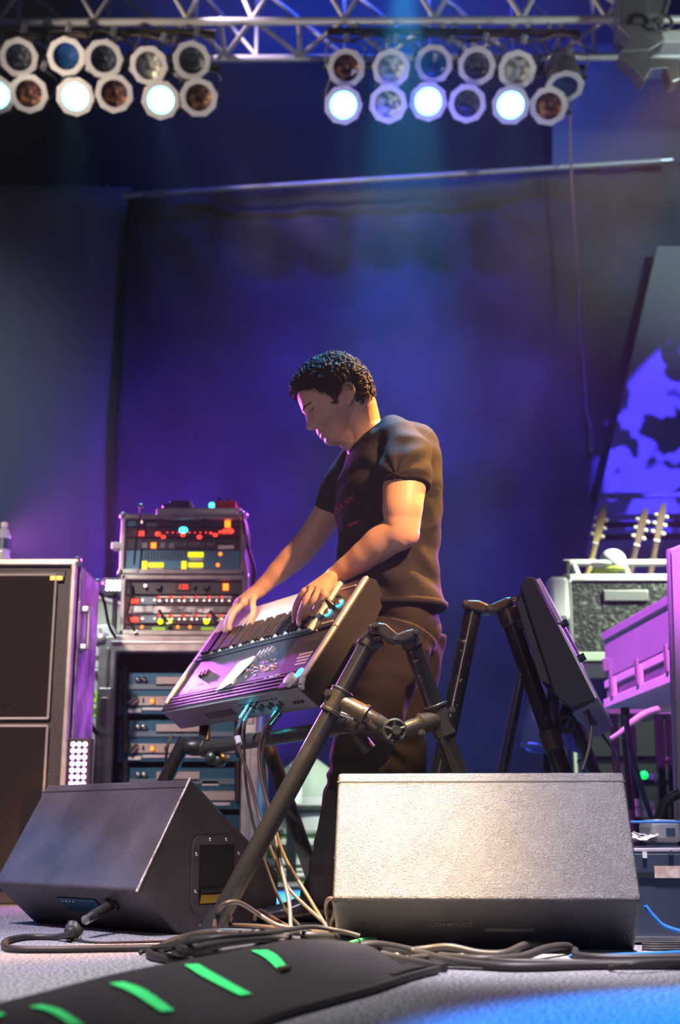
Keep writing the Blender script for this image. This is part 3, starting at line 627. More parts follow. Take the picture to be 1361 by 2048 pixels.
# on top of the upper rack
zr = at(366, 1030, YR).z
t = thing('pedal_tray', 'flat silver tray lying on top of the upper rack', 'tray', at(395, 1024, YR+0.15))
c, s = fbox(313, 1016, 474, 1029, YR+0.02, 0.34); MB().box(c, s).build('tray', 'alu', t, bevel=0.004)
c, s = fbox(316, 1015, 470, 1018, YR+0.02, 0.33); MB().box(c, s).build('rim', 'alu_worn', t, bevel=0.001)
t = thing('effects_pedal', 'dark pedal with bright rocker standing on the silver tray', 'pedal', at(360, 1016, YR+0.1))
f2(340, 1000, 380, 1015, YR+0.06, 0.12, 'housing', 'blue_pedal', t)
f2(324, 1007, 341, 1015, YR+0.06, 0.10, 'side_switch', 'amp_face', t)
MB().prism([at(x, y, YR+0.04) for x, y in ((378, 1000), (382, 1000), (387, 1016), (379, 1016))], (0, 0.12, 0)).build('rocker', 'white', t, bevel=0.003)
t = thing('effects_pedal', 'bright red pedal at the right end of the silver tray', 'pedal', at(450, 1016, YR+0.1))
f2(429, 1001, 472, 1015, YR+0.06, 0.12, 'housing', 'redbox', t)
for x in (440, 458): MB().cyl(at(x, 1001, YR+0.12), at(x, 996, YR+0.12), 0.008).build('knob', 'black', t, smooth=True)
MB().sphere(at(424, 1011, YR+0.07), 0.014, 10).build('jack_plug', 'cyan_led', t, smooth=True)  # plug is no lamp, its cyan glow is put into the material
# cables at the right of the racks and antenna at left
for k, (pts, lab) in enumerate(((((478, 1020), (490, 1050), (492, 1085), (486, 1110), (493, 1150), (490, 1200), (489, 1262)), 'bundle cable running down the right side of the racks'),
        (((484, 1025), (498, 1100), (509, 1140), (506, 1170), (500, 1210)), 'outer loose cable bowing away right of the racks'),
        (((282, 1012), (280, 1045), (274, 1075), (268, 1130)), 'thin black lead hanging over the front left of the upper rack'))):
    t = thing('rack_cable', lab, 'cable', at(*pts[-1], 5.15)); Yk = 5.16 if k < 2 else 5.12
    pp = [at(x, y, Yk) for x, y in pts]
    MB().loft([(p, 0.008 if k < 2 else 0.005) for p in spline(pp, 6)], 8).build('lead', 'piping' if k == 0 else 'rubber', t, smooth=True)
    MB().sphere(pp[0], 0.013, 10).build('plug', 'steel', t, smooth=True)
t = thing('case_latch', 'small brown strap block sticking out left of the upper rack', 'latch', at(232, 1092, 5.2))
f2(223, 1084, 243, 1098, 5.18, 0.05, 'block', 'amp_lower', t)

# big flight case with amplifiers
zf = at(350, 1275, YR).z; x0 = at(196, 1420, YR).x; x1 = at(521, 1420, YR).x; xm = (x0+x1)/2; w = x1-x0
t = thing('flight_case', 'large metal-edged flight case holding blue-lit amplifiers under the racks', 'flight case', (xm, YR+0.3, 0), 'racks stacked at left')
ys = YR - 0.02; fr = 0.072
for sx in (-1, 1): MB().box((xm+sx*(w/2-0.008), YR+0.3, zf/2), (0.016, 0.62, zf)).build('side_panel', 'case_violet', t)
MB().box((xm, YR+0.3, zf-0.008), (w-0.03, 0.62, 0.016)).build('top_panel', 'case_violet', t)
MB().box((xm, YR+0.3, 0.03), (w-0.03, 0.62, 0.02)).build('bottom_panel', 'case_violet', t)
MB().box((xm, YR+0.60, zf/2), (w-0.03, 0.02, zf-0.02)).build('back_panel', 'case_dark', t)
for sx in (-1, 1):
    MB().box((xm+sx*(w/2-fr/2), ys, zf/2), (fr, 0.05, zf)).build('corner_extrusion', 'alu_worn', t, bevel=0.006)
    MB().box((xm+sx*(w/2-fr*0.55), ys-0.027, zf/2), (0.012, 0.008, zf-0.1)).build('extrusion_ridge', 'alu', t, bevel=0.003)
    MB().box((xm+sx*(w/2-fr/2), ys-0.028, zf*0.70), (0.055, 0.012, 0.19)).build('latch_dish', 'alu', t, bevel=0.008)
    MB().box((xm+sx*(w/2-fr/2), ys-0.034, zf*0.70), (0.030, 0.014, 0.11)).build('latch', 'steel', t, bevel=0.005)
    MB().sphere((xm+sx*(w/2-0.01), ys, zf-0.015), 0.034, 14).build('ball_corner', 'alu_worn', t, smooth=True)
MB().box((xm, ys, zf-fr/2+0.005), (w-fr*2+0.02, 0.05, fr)).build('top_extrusion', 'alu_worn', t, bevel=0.006)
MB().box((xm, ys-0.027, zf-fr/2+0.01), (w-fr*1.4, 0.008, 0.012)).build('extrusion_ridge', 'alu', t, bevel=0.003)
MB().box((xm, ys, 0.04), (w-fr*2+0.02, 0.05, fr)).build('bottom_extrusion', 'alu_worn', t, bevel=0.006)
labs = ['topmost', 'second', 'third', 'lowest']
for k in range(4):
    y0 = 1345 + k*95; y1 = y0 + 84
    c, s = fbox(236, y0, 482, y1, YR+0.05, 0.45)
    if c[2]-s[2]/2 < 0.07: s = (s[0], s[1], c[2]+s[2]/2-0.08); c = (c[0], c[1], 0.08+s[2]/2)
    t = thing('power_amplifier', ['topmost blue-lit power amplifier inside the big flight case', 'second power amplifier from the top inside the big flight case', 'third power amplifier from the top, mostly hidden by the left monitor', 'lowest power amplifier in the flight case, behind the left monitor'][k], 'amplifier', (c[0], c[1], c[2]-s[2]/2), 'amplifiers in the flight case')
    MB().box(c, s).build('chassis', 'amp_face', t, bevel=0.004)
    if k > 2: continue
    def fa(x0, ya, x1, yb, nm, m, d=0.012): c, s = fbox(x0, y0+ya, x1, y0+yb, YR+0.04, d); return MB().box(c, s).build(nm, m, t, bevel=0.002)
    fa(242, 22, 470, 34, 'bevel_strip', 'rackface_grey')
    fa(312, 8, 400, 28, 'vent_grille', 'amp_lower'); 
    for j in range(14): fa(318+j*6, 13, 320+j*6, 26, 'vent_slot', 'black', 0.008)
    fa(262, 47, 480, 66, 'control_strip', 'amp_lower', 0.02)
    for j in range(5): fa(284+j*22, 51, 290+j*22, 62, 'rocker_switch', 'black', 0.008)
    ledp(t, 305, y0+57, YR+0.02, 0.009, 'orange_led')
    MB().cyl(at(258, y0+64, YR+0.0), at(274, y0+52, YR+0.03), 0.012).build('rack_screw', 'steel', t, smooth=True)
    fa(257, 72, 282, 80, 'name_strip', 'white')
    fa(284, 70, 460, 76, 'violet_strip', 'case_violet', 0.014)
    for x in (250, 476): MB().cyl(at(x, y0-12, YR+0.02), at(x, y0+66, YR+0.02), 0.013).build('handle', 'black', t, smooth=True)
    MB().sphere(at(276, y0+14, YR+0.03), 0.012, 10).build('knob', 'steel', t, smooth=True)
    MB().sphere(at(288, y0+14, YR+0.03), 0.012, 10).build('knob', 'steel', t, smooth=True)
    if k == 2: fa(404, 26, 438, 36, 'badge', 'piping')
# cables between cabinet and case
for pts, Y, r, m, lab in ((((183, 1168), (206, 1196), (218, 1250), (232, 1276)), 5.0, 0.006, 'rubber', 'purple-lit cable drooping from the cabinet to the flight case'),
        (((182, 1200), (180, 1300), (172, 1400), (180, 1440), (194, 1470)), 5.0, 0.007, 'rubber', 'black cable running down behind the speaker cabinet'),
        (((170, 1446), (182, 1456), (196, 1468)), 5.0, 0.008, 'rubber', 'short thick cable beside the flight case')):
    pp = [at(x, y, Y) for x, y in pts]; o = MB().loft([(p, r) for p in spline(pp, 6)], 8).build('loose_cable', m, smooth=True); tag(o, lab, 'cable')
# ------------------------------------------------------------------ right side background
t = thing('guitar_rack_case', 'black speckled case with white edges below the guitars', 'road case', at(1240, 1500, 6.0))
YG = 5.9
c, s = fbox(1146, 1160, 1345, 1322, YG, 0.5)
MB().box(c, s).build('shell', 'speckle', t, bevel=0.01)
f2(1140, 1148, 1348, 1161, YG-0.01, 0.54, 'top_edging', 'white', t)
f2(1209, 1180, 1298, 1202, YG-0.012, 0.02, 'label_plate', 'alu', t)
f2(1100, 1152, 1140, 1240, YG-0.10, 0.12, 'side_bracket', 'white', t, 0.02)
f2(1138, 1160, 1147, 1322, YG-0.015, 0.04, 'side_edging', 'alu', t)
f2(1146, 1304, 1345, 1322, YG-0.015, 0.04, 'bottom_edging', 'case_grey_green', t)
z_ = at(1240, 1322, YG).z; xa, xb = at(1150, 1300, YG).x, at(1345, 1300, YG).x
f2(1146, 1326, 1345, 1334, YG+0.02, 0.45, 'shelf', 'white', t)
for i, x in enumerate((xa, xb)):
    for yy in (YG+0.05, YG+0.45): MB().box((x, yy, z_/2), (0.04, 0.04, z_)).build('leg', 'case_grey_green', t)
t = thing('guitar_rail', 'white rail frame above the speckled case holding the guitars', 'guitar stand', at(1240, 1148, 6.1))
MB().cyl(at(1128, 1126, 6.05), at(1345, 1126, 6.05), 0.017).build('rail', 'white', t, smooth=True)
for x0_, x1_ in ((1147, 1156), (1247, 1256)): MB().cyl(at(x0_, 1128, 6.05), at(x1_, 1150, 6.05), 0.016).build('upright', 'white', t, smooth=True)
MB().cyl(at(1134, 1122, 6.0), at(1134, 1150, 6.0), 0.018).build('end_post', 'black', t, smooth=True)
def guitar(px, py, qx, qy, Y, lab, m, n):
    # neck foot (px,py) on the case, headstock tip (qx,qy)
    a, b = at(px, py, Y), at(qx, qy, Y); t = thing('electric_guitar', lab, 'guitar', a, 'guitars standing on the case')
    d = (b-a); L = d.length; d.normalize(); s = d.cross(V3(0, 1, 0)).normalized(); hl = 0.20
    j = b - d*hl
    MB().loft([(a, (0.017, 0.012)), (j, (0.014, 0.010))], 12, ref=(0, 1, 0)).build('neck', m, t, smooth=True)
    for k in range(12):
        p = a.lerp(j, (k+0.5)/12); MB().box(p - V3(0, 0.012, 0), (0.030, 0.002, 0.003), Matrix((s, V3(0, 1, 0), d)).transposed()).build('fret', 'steel', t)
    pts = [j - s*0.012, j + s*0.012, j + s*0.018 + d*0.05, j + s*0.021 + d*0.15, j + d*0.20 + s*0.012, j + d*0.205 - s*0.010, j + d*0.16 - s*0.018, j + d*0.04 - s*0.019]
    MB().prism([p - V3(0, 0.008, 0) for p in pts], (0, 0.016, 0)).build('headstock', 'wood' if m == 'wood' else 'rosewood', t, bevel=0.003)
    for k in range(3):
        for sg in (-1, 1):
            p = j + d*(0.045 + 0.045*k) + s*sg*0.026
            MB().sphere(p, 0.012, 10, (1.1, 0.7, 0.9)).build('tuning_peg', 'white', t, smooth=True)
    MB().box(j - V3(0, 0.012, 0), (0.030, 0.006, 0.008), Matrix((s, V3(0, 1, 0), d)).transposed()).build('nut', 'white', t)
    # body hidden inside the case stand
    return t
guitar(1174, 1158, 1209, 1014, 6.2, 'guitar with pale maple neck, leftmost of the three', 'wood', 6)
guitar(1257, 1158, 1292, 1018, 6.2, 'guitar with rosewood neck beside the white cap, middle one', 'rosewood', 6)
guitar(1299, 1158, 1328, 1008, 6.2, 'guitar with thin dark neck standing highest at the right', 'rosewood', 6)
p = at(1222, 1118, 6.0)
t = thing('baseball_cap', 'white cap with lime green brim resting on the guitar rail', 'cap', p)
MB().sphere(p + V3(0.01, 0, -0.01), 0.062, 20, (1.05, 1.0, 0.95)).build('crown', 'white', t, smooth=True)
MB().sphere(p + V3(-0.045, -0.02, -0.03), 0.045, 16, (1.3, 1.0, 0.4)).build('brim', 'white', t, smooth=True)
MB().sphere(p + V3(0.015, -0.03, -0.055), 0.04, 16, (1.3, 0.8, 0.35)).build('lining', 'lime', t, smooth=True)
t = thing('lime_box', 'lime green box on the speckled case under the white cap', 'box', at(1215, 1148, 6.0))
f2(1190, 1134, 1238, 1149, 6.0, 0.12, 'box', 'lime', t); f2(1194, 1133, 1234, 1136, 5.995, 0.13, 'lid', 'case_grey_green', t)
MB().sphere(at(1234, 1142, 5.99), 0.010, 10).build('clasp', 'white', t, smooth=True)

# magenta-lit drawer case, its long side receding to the right and towards us
A = at(1208, 1270, 4.9); B = at(1352, 1190, 4.15)
hA = lambda y: at(1208, y, 4.9).z
def side_pt(f, z): return V3(A.x + (B.x-A.x)*f, A.y + (B.y-A.y)*f, z)
zt_, zl, zb = hA(1268), hA(1358), hA(1402)
ux = (side_pt(1, 0) - side_pt(0, 0)).normalized(); un = V3(-ux.y, ux.x, 0)
if un.x < 0: un = -un
t = thing('tilted_flight_case', 'long flight case glowing magenta with recessed latches at the right', 'flight case', side_pt(0.5, zb))
dep = un*0.40
zt2, zl2, zb2 = at(1345, 1190, 4.19).z, at(1345, 1290, 4.19).z, at(1345, 1345, 4.19).z
def slab(z0a, z0b, z1a, z1b, off, th, nm, m, f0=0, f1=1, bev=0.003):
    lo = lambda f: z0a+(z0b-z0a)*f; hi = lambda f: z1a+(z1b-z1a)*f
    P = [side_pt(f0, lo(f0))+un*off, side_pt(f1, lo(f1))+un*off, side_pt(f1, lo(f1))+un*(off+th), side_pt(f0, lo(f0))+un*(off+th),
         side_pt(f0, hi(f0))+un*off, side_pt(f1, hi(f1))+un*off, side_pt(f1, hi(f1))+un*(off+th), side_pt(f0, hi(f0))+un*(off+th)]
    return MB().hexa(P).build(nm, m, t, bevel=bev)
slab(zl, zl2, zt_, zt2, 0, 0.4, 'lid', 'case_violet')
slab(zb, zb2, zl-0.006, zl2-0.006, 0, 0.4, 'base', 'case_dark')
slab(zl-0.038, zl2-0.038, zl-0.008, zl2-0.008, -0.008, 0.01, 'lower_trim', 'white')
slab(zt_-0.03, zt2-0.03, zt_+0.003, zt2+0.003, -0.008, 0.01, 'upper_trim', 'case_violet')
slab(zb-0.03, zb2-0.03, zb+0.006, zb2+0.006, -0.015, 0.43, 'shelf_edge', 'white')
for f in (0.14, 0.52, 0.90):
    zz = zl + (zl2-zl)*f
    slab(zz-0.115, zz-0.115, zz-0.012, zz-0.012, -0.014, 0.01, 'latch_plate', 'white', f-0.045, f+0.045)
    slab(zz-0.085, zz-0.085, zz+0.01, zz+0.01, -0.022, 0.01, 'latch', 'alu_worn', f-0.018, f+0.018)
MB().box(side_pt(0.06, zl+0.05) - un*0.01, (0.03, 0.012, 0.05)).build('side_latch', 'alu', t, bevel=0.003)
for f in (0.04, 0.96):
    for o_ in (0.06, 0.34):
        p = side_pt(f, 0) + un*o_; zz = zb-0.03; MB().cyl((p.x, p.y, 0), (p.x, p.y, zz + (zb2-zb)*f - 0.0), 0.018).build('leg', 'black', t, smooth=True)
# bright upright case at the very right
p0 = at(1338, 1100, 4.0)
t = thing('upright_case', 'tall white case edge lit pink and white at the right border', 'road case', (p0.x+0.2, 4.2, 0))
MB().prism([at(x, y, 3.98) for x, y in ((1337, 1098), (1420, 1066), (1425, 1680), (1356, 1680))], (0.135, 0.45, 0)).build('shell', 'white', t, bevel=0.008)
MB().prism([at(x, y, 3.97) for x, y in ((1336, 1098), (1341, 1096), (1360, 1680), (1354, 1680))], (0, 0.02, 0)).build('edging', 'case_violet', t)
MB().box((at(1390, 1660, 3.98).x, 4.2, 0.11), (0.10, 0.40, 0.22)).build('plinth', 'black', t)

# dark table/rack behind: shelf with gear
t = thing('equipment_table', 'dark metal rack frame with shelves of small gear at right', 'rack', at(1285, 1690, 5.4))
f2(1180, 1412, 1345, 1428, 5.3, 0.4, 'table_top', 'case_grey_green', t)
for x in (1228, 1262, 1316, 1338): 
    p = at(x, 1430, 5.32); MB().box((p.x, p.y, p.z/2), (0.03, 0.03, p.z)).build('post', 'black', t)
for y0 in (1512, 1560, 1640): f2(1180, y0, 1345, y0+9, 5.45, 0.3, 'shelf', 'rackface', t)
f2(1180, 1440, 1345, 1660, 5.9, 0.03, 'back_panel', 'rackface', t)
for (x0_, y0_, x1_, y1_, lab) in ((1259, 1598, 1283, 1634, 'left small white box in the dark rack, on the low shelf'), (1286, 1602, 1312, 1634, 'right small white box in the dark rack, on the low shelf')):
    c, s = fbox(x0_, y0_, x1_, y1_, 5.3, 0.1); t = thing('white_box', lab, 'box', (c[0], c[1], c[2]-s[2]/2), 'white boxes in the rack')
    MB().box(c, s).build('box', 'white', t, bevel=0.004); MB().box((c[0], 5.296, c[2]+s[2]*0.05), (s[0]*0.96, 0.004, 0.008)).build('seam', 'case_grey_green', t)
t = thing('small_mixer', 'small dark device with one green lamp in the dark rack', 'device', at(1285, 1560, 5.4))
f2(1262, 1548, 1312, 1560, 5.38, 0.12, 'housing', 'rackface_grey', t); MB().sphere(at(1289, 1550, 5.36), 0.018, 10).build('indicator', 'green_led', t, smooth=True)
t = thing('desk_lamp', 'small lamp with oval metal head hanging from a thin chain', 'lamp', at(1331, 1520, 5.34))
MB().cyl(at(1326, 1430, 5.34), at(1330, 1512, 5.34), 0.004, 8).build('chain', 'alu_worn', t, smooth=True)
MB().sphere(at(1331, 1520, 5.34), 0.020, 14, (1.1, 0.8, 0.8)).build('head', 'steel', t, smooth=True)
# pale hose
pp = spline([at(1222, 1478, 4.4), at(1240, 1466, 4.4), at(1265, 1445, 4.4), at(1290, 1428, 4.4), at(1316, 1419, 4.4), at(1340, 1417, 4.4)], 8)
o = MB().loft([(p, 0.009 if i < 16 else 0.013) for i, p in enumerate(pp)], 10).build('pale_hose', 'hose', smooth=True); tag(o, 'pale yellow-green hose arching from the right keyboard to the right edge', 'hose')
# low navy case at right with things on top
c0 = atz(1268, 1880, 0.0); zt3 = 0.205; yb3 = atz(1268, 1694, zt3).y if False else c0.y
xa = at(1255, 1790, 2.95).x
t = thing('navy_road_case', 'low navy blue case with a torn label at the lower right', 'road case', (xa+0.35, 3.3, 0))
MB().box((xa+0.45, 3.20, 0.1), (0.9, 0.50, 0.2)).build('shell', 'blue_case', t, bevel=0.006)
MB().box((xa+0.45, 2.948, 0.150), (0.9, 0.006, 0.012)).build('lid_gap', 'black', t)
MB().box((xa+0.45, 3.20, 0.204), (0.9, 0.50, 0.008)).build('top_edging', 'case_violet', t, bevel=0.002)
c, s = fbox(1310, 1732, 1380, 1756, 2.944, 0.004); MB().box(c, s).build('torn_label', 'sticker', t)
c, s = fbox(1286, 1703, 1295, 1716, 2.944, 0.004); MB().box(c, s).build('price_tag', 'white', t)
MB().cyl(at(1343, 1706, 2.94), at(1343, 1706, 2.96), 0.006, 12).build('screw', 'steel', t, smooth=True)
MB().box((xa+0.45, 2.945, 0.012), (0.9, 0.01, 0.012)).build('bottom_edging', 'steel', t, bevel=0.002)
t = thing('white_device', 'pale boxy power unit with a grey window on the navy case', 'device', at(1335, 1690, 3.2))
MB().prism([at(x, y, 3.15) for x, y in ((1302, 1644), (1318, 1638), (1362, 1640), (1366, 1686), (1306, 1686))], (0, 0.14, 0)).build('housing', 'kb_silver', t, bevel=0.012)
c, s = fbox(1334, 1656, 1352, 1672, 3.145, 0.01); MB().box(c, s).build('window', 'rackface_grey', t, bevel=0.002)
t = thing('set_list_papers', 'small heap of crumpled white papers on the navy case', 'paper', at(1290, 1688, 3.1))
for k in range(3):
    q = at(1278 + k*8, 1680 - k*3, 3.1 + 0.05*k)
    MB().grid(lambda u, v: q + V3((u-.5)*0.07, (v-.5)*0.09, 0.012*noise.noise(V3(u*4+k, v*4, 1)) + 0.02*abs(u-.5)), 8, 8).build('paper', 'white', t, smooth='all')
o = MB().cyl(at(1262, 1644, 2.98), at(1400, 1644, 2.98), 0.003, 8).build('thin_rod', 'rubber_blue', smooth=True); tag(o, 'thin blue-lit rod running level above the navy case', 'rod')
for pts, Y, r, m, lab in ((((1291, 1812), (1310, 1835), (1335, 1855), (1400, 1872)), 2.86, 0.005, 'rubber_blue', 'bright blue cable curving down in front of the navy case'),
     (((1252, 1430), (1262, 1500), (1285, 1580), (1305, 1640), (1320, 1688)), 4.2, 0.010, 'rubber', 'black cable dropping from the magenta case towards the white device'),
     (((1360, 1590), (1335, 1605), (1322, 1640), (1318, 1685)), 3.3, 0.009, 'rubber', 'outer black cable arching down behind the white device'),
     (((1358, 1582), (1330, 1600), (1312, 1640)), 3.7, 0.008, 'rubber', 'inner black cable arching beside the white device'),
     (((1248, 1480), (1256, 1550), (1262, 1620)), 3.6, 0.006, 'rubber', 'thin black cable just behind the right floor monitor')):
    o = MB().loft([(p, r) for p in spline([at(x, y, Y) for x, y in pts], 8)], 8).build('loose_cable', m, smooth=True); tag(o, lab, 'cable')

# ------------------------------------------------------------------ middle back: green and white drawers, drum
t = thing('drawer_unit', 'low green and white slatted unit seen between the legs', 'drawer unit', at(600, 1756, 6.4))
YD = 6.4; xa, xb = at(530, 1700, YD).x, at(720, 1700, YD).x; zt4 = at(600, 1668, YD).z
MB().box(((xa+xb)/2, YD+0.2, zt4/2), (xb-xa, 0.36, zt4)).build('carcass', 'green_box', t, bevel=0.005)
for y0_, y1_ in ((1678, 1690), (1717, 1730), (1737, 1743), (1746, 1754)): f2(530, y0_, 720, y1_, YD-0.002, 0.03, 'drawer_front', 'white', t)
MB().box(((xa+xb)/2, YD+0.2, zt4+0.01), (xb-xa+0.02, 0.38, 0.02)).build('top_board', 'case_grey_green', t, bevel=0.003)
p = at(612, 1662, 6.5)
t = thing('floor_drum', 'pale drum with dark hoop standing on the green drawer unit', 'drum', (p.x, p.y+0.02, zt4+0.02))
zz = zt4 + 0.02; cx_, cy_ = p.x, YD+0.2
MB().loft([((cx_, cy_, zz), 0.17), ((cx_, cy_, zz+0.16), 0.17)], 32).build('shell', 'kb_silver', t, smooth=True)
MB().torus((cx_, cy_, zz+0.10), (0, 0, 1), 0.172, 0.02, 32, 8).build('hoop', 'blackmatte', t, smooth=True)
MB().loft([((cx_, cy_, zz+0.16), 0.168), ((cx_, cy_, zz+0.30), 0.13), ((cx_, cy_, zz+0.36), 0.05)], 28).build('cover', 'case_grey_green', t, smooth=True)
t = thing('white_bottle', 'blurred white bottle behind the front keyboard stand', 'bottle', at(582, 1600, 6.4))
p = at(584, 1600, 6.3)
MB().loft([((p.x, p.y, p.z - 0.02), 0.05), ((p.x, p.y, p.z+0.08), 0.05), ((p.x, p.y, p.z+0.13), 0.02), ((p.x, p.y, p.z+0.17), 0.02)], 20).build('bottle_body', 'white', t, smooth=True)
MB().box((p.x, p.y, (p.z-0.02)/2), (0.05, 0.05, p.z-0.03)).build('post', 'black', t)
# blue cloth hanging behind the right keyboard
t = thing('blue_jacket', 'blue denim jacket hanging behind the right keyboard stand', 'jacket', at(1085, 1490, 4.3))
YJ = 4.25
def jk(u, v):
    xl = 1072 + (1057-1072)*min(1, v*1.2); xr_ = 1125 + 50*v
    y = 1292 + (1500-1292)*v + 6*math.sin(u*9)*v
    return at(xl + (xr_-xl)*u, y, YJ + 0.03*math.sin(u*14 + 2*v) + 0.02*math.sin(v*7))
o = MB().grid(jk, 40, 50).build('body_cloth', 'denim', t, smooth='all'); o.modifiers.new('t', 'SOLIDIFY').thickness = 0.012
MB().loft([(p, (0.045, 0.03)) for p in spline([at(1072, 1292, YJ-0.05), at(1088, 1330, YJ-0.06), at(1092, 1400, YJ-0.06), at(1078, 1440, YJ-0.05), at(1070, 1486, YJ-0.04)], 6)], 16).build('sleeve', 'denim', t, smooth=True)
MB().torus(at(1068, 1492, YJ-0.04), (0.2, 0, 1), 0.035, 0.010, 20, 8).build('cuff', 'denim', t, smooth=True)
q = at(1085, 1292, YJ); MB().cyl((q.x, q.y, q.z-0.06), (q.x, q.y+0.0, 0), 0.014).build('hanging_post', 'black', t, smooth=True)
MB().cyl((q.x-0.15, q.y, 0.012), (q.x+0.15, q.y, 0.012), 0.012).build('post_foot', 'black', t, smooth=True)
# ------------------------------------------------------------------ floor monitors (wedges), backs to the audience
WW = 0.64
PROF = [(0, 0.108), (0.135, 0.0), (0.46, 0.0), (0.475, 0.135), (0.155, 0.376)]   # mid, bottom front, bottom rear, baffle low, top
def wedge(name, lab, X, Y, yaw, m, right):
    c, s = math.cos(yaw), math.sin(yaw)
    def Q(e, d, z): return V3(X + c*WW*e - s*d, Y + s*WW*e + c*d, z)
    t = thing(name, lab, 'stage monitor', Q(0.5, 0.25, 0), 'floor monitor wedges')
    MB().prism([Q(0, *p) for p in PROF], Q(1, 0, 0) - Q(0, 0, 0)).build('cabinet', m, t, bevel=0.008, seg=3)
    mid, bf, br, bl, tp = PROF
    # lip groove just under the top edge, on the sloping back and the sides
    dv = Vector((tp[0]-mid[0], tp[1]-mid[1])); L = dv.length; dv /= L; g0 = 0.024
    nrm = Vector((-dv.y, dv.x))
    def G(e, k, o): q = Vector(tp) - dv*k + nrm*o; return Q(e, q.x, q.y)
    MB().hexa([G(-.001, g0, .0008), G(1.001, g0, .0008), G(1.001, g0+.0035, .0008), G(-.001, g0+.0035, .0008), G(-.001, g0, -.002), G(1.001, g0, -.002), G(1.001, g0+.0035, -.002), G(-.001, g0+.0035, -.002)]).build('lip_groove', 'blackmatte', t)
    # grille on the far side (baffle)
    b1, b2 = Vector(tp), Vector(bl); bd = (b2-b1).normalized(); bn = Vector((-bd.y, bd.x)); 
    if bn.y < 0: bn = -bn
    g = [b1 + bd*0.03 + bn*0.002, b2 - bd*0.03 + bn*0.002, b2 - bd*0.03 + bn*0.012, b1 + bd*0.03 + bn*0.012]
    MB().prism([Q(0.04, *p) for p in g], Q(0.96, 0, 0) - Q(0.04, 0, 0)).build('front_grille', 'grille', t)
    # handle on both ends
    for e, sg in ((1.0, 1), (0.0, -1)):
        ex = (Q(1, 0, 0)-Q(0, 0, 0)).normalized()*sg
        if e == 1.0 and not right:
            def S(d, z, o=0): return Q(e, d, z) + ex*o
        else:
            def S(d, z, o=0): return Q(e, d, z) + ex*o
        d0, d1, z0, z1 = 0.165, 0.330, 0.045, 0.235
        # frame as a rounded rectangular ring
        def rr(inset, n=6):
            pts = []; r = 0.028
            for (cx, cz, a0) in ((d1-r, z1-r, 0), (d0+r, z1-r, 90), (d0+r, z0+r, 180), (d1-r, z0+r, 270)):
                for k in range(n+1):
                    a = math.radians(a0 + 90*k/n); pts.append((cx + (r-inset*0.6)*math.cos(a) - (inset*0.4)*math.copysign(1, math.cos(a)) if False else cx + (r-inset)*math.cos(a), cz + (r-inset)*math.sin(a)))
            return pts
        outer, inner = rr(0), rr(0.022)
        mb = MB(); vs = [[mb.bm.verts.new(S(p[0], p[1], o)) for p in ring] for ring, o in ((outer, 0.0), (outer, 0.006), (inner, 0.006), (inner, 0.0))]
        n = len(outer)
        for a, b in ((0, 1), (1, 2), (2, 3), (3, 0)):
            for k in range(n): mb.bm.faces.new((vs[a][k], vs[a][(k+1)%n], vs[b][(k+1)%n], vs[b][k]))
        hf = mb.build('handle_frame', 'tolex_worn', t)
        MB().prism([S(p[0], p[1], 0.0015) for p in inner], -ex*0.002 + ex*0.0005).build('handle_recess', 'blackmatte', hf)
        dm, di0, di1 = (d0+d1)/2, d0+0.03, d1-0.03
        MB().loft([(S(di0, 0.100, 0.004), 0.006), (S(di1, 0.103, 0.004), 0.006)], 10).build('grip_bar', 'black', hf, smooth=True)
        MB().prism([S(di0, 0.070, 0.002), S(di1, 0.072, 0.002), S(di1-0.008, 0.091, 0.002), S(di0+0.004, 0.091, 0.002)], ex*0.003).build('horn_lip', 'gold', hf)
        for (dd, zz) in ((d0+0.011, 0.10), (d0+0.011, 0.19), (d1-0.011, 0.10), (d1-0.011, 0.19), (d0+0.055, z1-0.010), (d1-0.055, z1-0.010), (dm, z0+0.010)):
            MB().sphere(S(dd, zz, 0.007), 0.0052, 8, (1, 1, 1)).build('screw', 'steel', hf, smooth=True)
    # underside label and jack plate
    u = Vector((bf[0]-mid[0], bf[1]-mid[1])).normalized(); un_ = Vector((u.y, -u.x))
    if un_.x > 0: un_ = -un_
    def U(e, k, o=0): q = Vector(mid) + u*k + un_*o; return Q(e, q.x, q.y)
    return t, Q, U
tR, QR, UR = wedge('floor_monitor', 'big pale-lit floor monitor wedge at right, its flat back facing us', -0.016, 2.74, -0.075, 'tolex', True)
tL, QL, UL = wedge('floor_monitor', 'dark floor monitor wedge at left with a handle in its side', -0.951, 3.572, -0.76, 'tolex_worn', False)
e1 = (QR(1, 0, 0) - QR(0, 0, 0)).normalized()
text_mesh('lettering', 'COMPACT', 0.020, UR(0.385, 0.085, 0.0015), e1, UR(0, 0, 0)-UR(0, 0.1, 0), 'amp_lower', tR)
MB().hexa([UR(.50, .098, .0005), UR(.66, .098, .0005), UR(.66, .108, .0005), UR(.50, .108, .0005), UR(.50, .098, .002), UR(.66, .098, .002), UR(.66, .108, .002), UR(.50, .108, .002)]).build('label_strip', 'amp_lower', tR)
MB().hexa([UL(.40, .045, .0005), UL(.66, .045, .0005), UL(.66, .10, .0005), UL(.40, .10, .0005), UL(.40, .045, .004), UL(.66, .045, .004), UL(.66, .10, .004), UL(.40, .10, .004)]).build('jack_plate', 'amp_face', tL, bevel=0.001)
for k in range(4): MB().sphere(UL(.43 + .025*k, .055, .005), 0.003, 8).build('screw', 'steel', tL, smooth=True)
MB().torus(UL(.75, .060, .004), UL(0, 0, 1)-UL(0, 0, 0), 0.018, 0.005, 20, 8).build('jack_socket', 'black', tL, smooth=True)
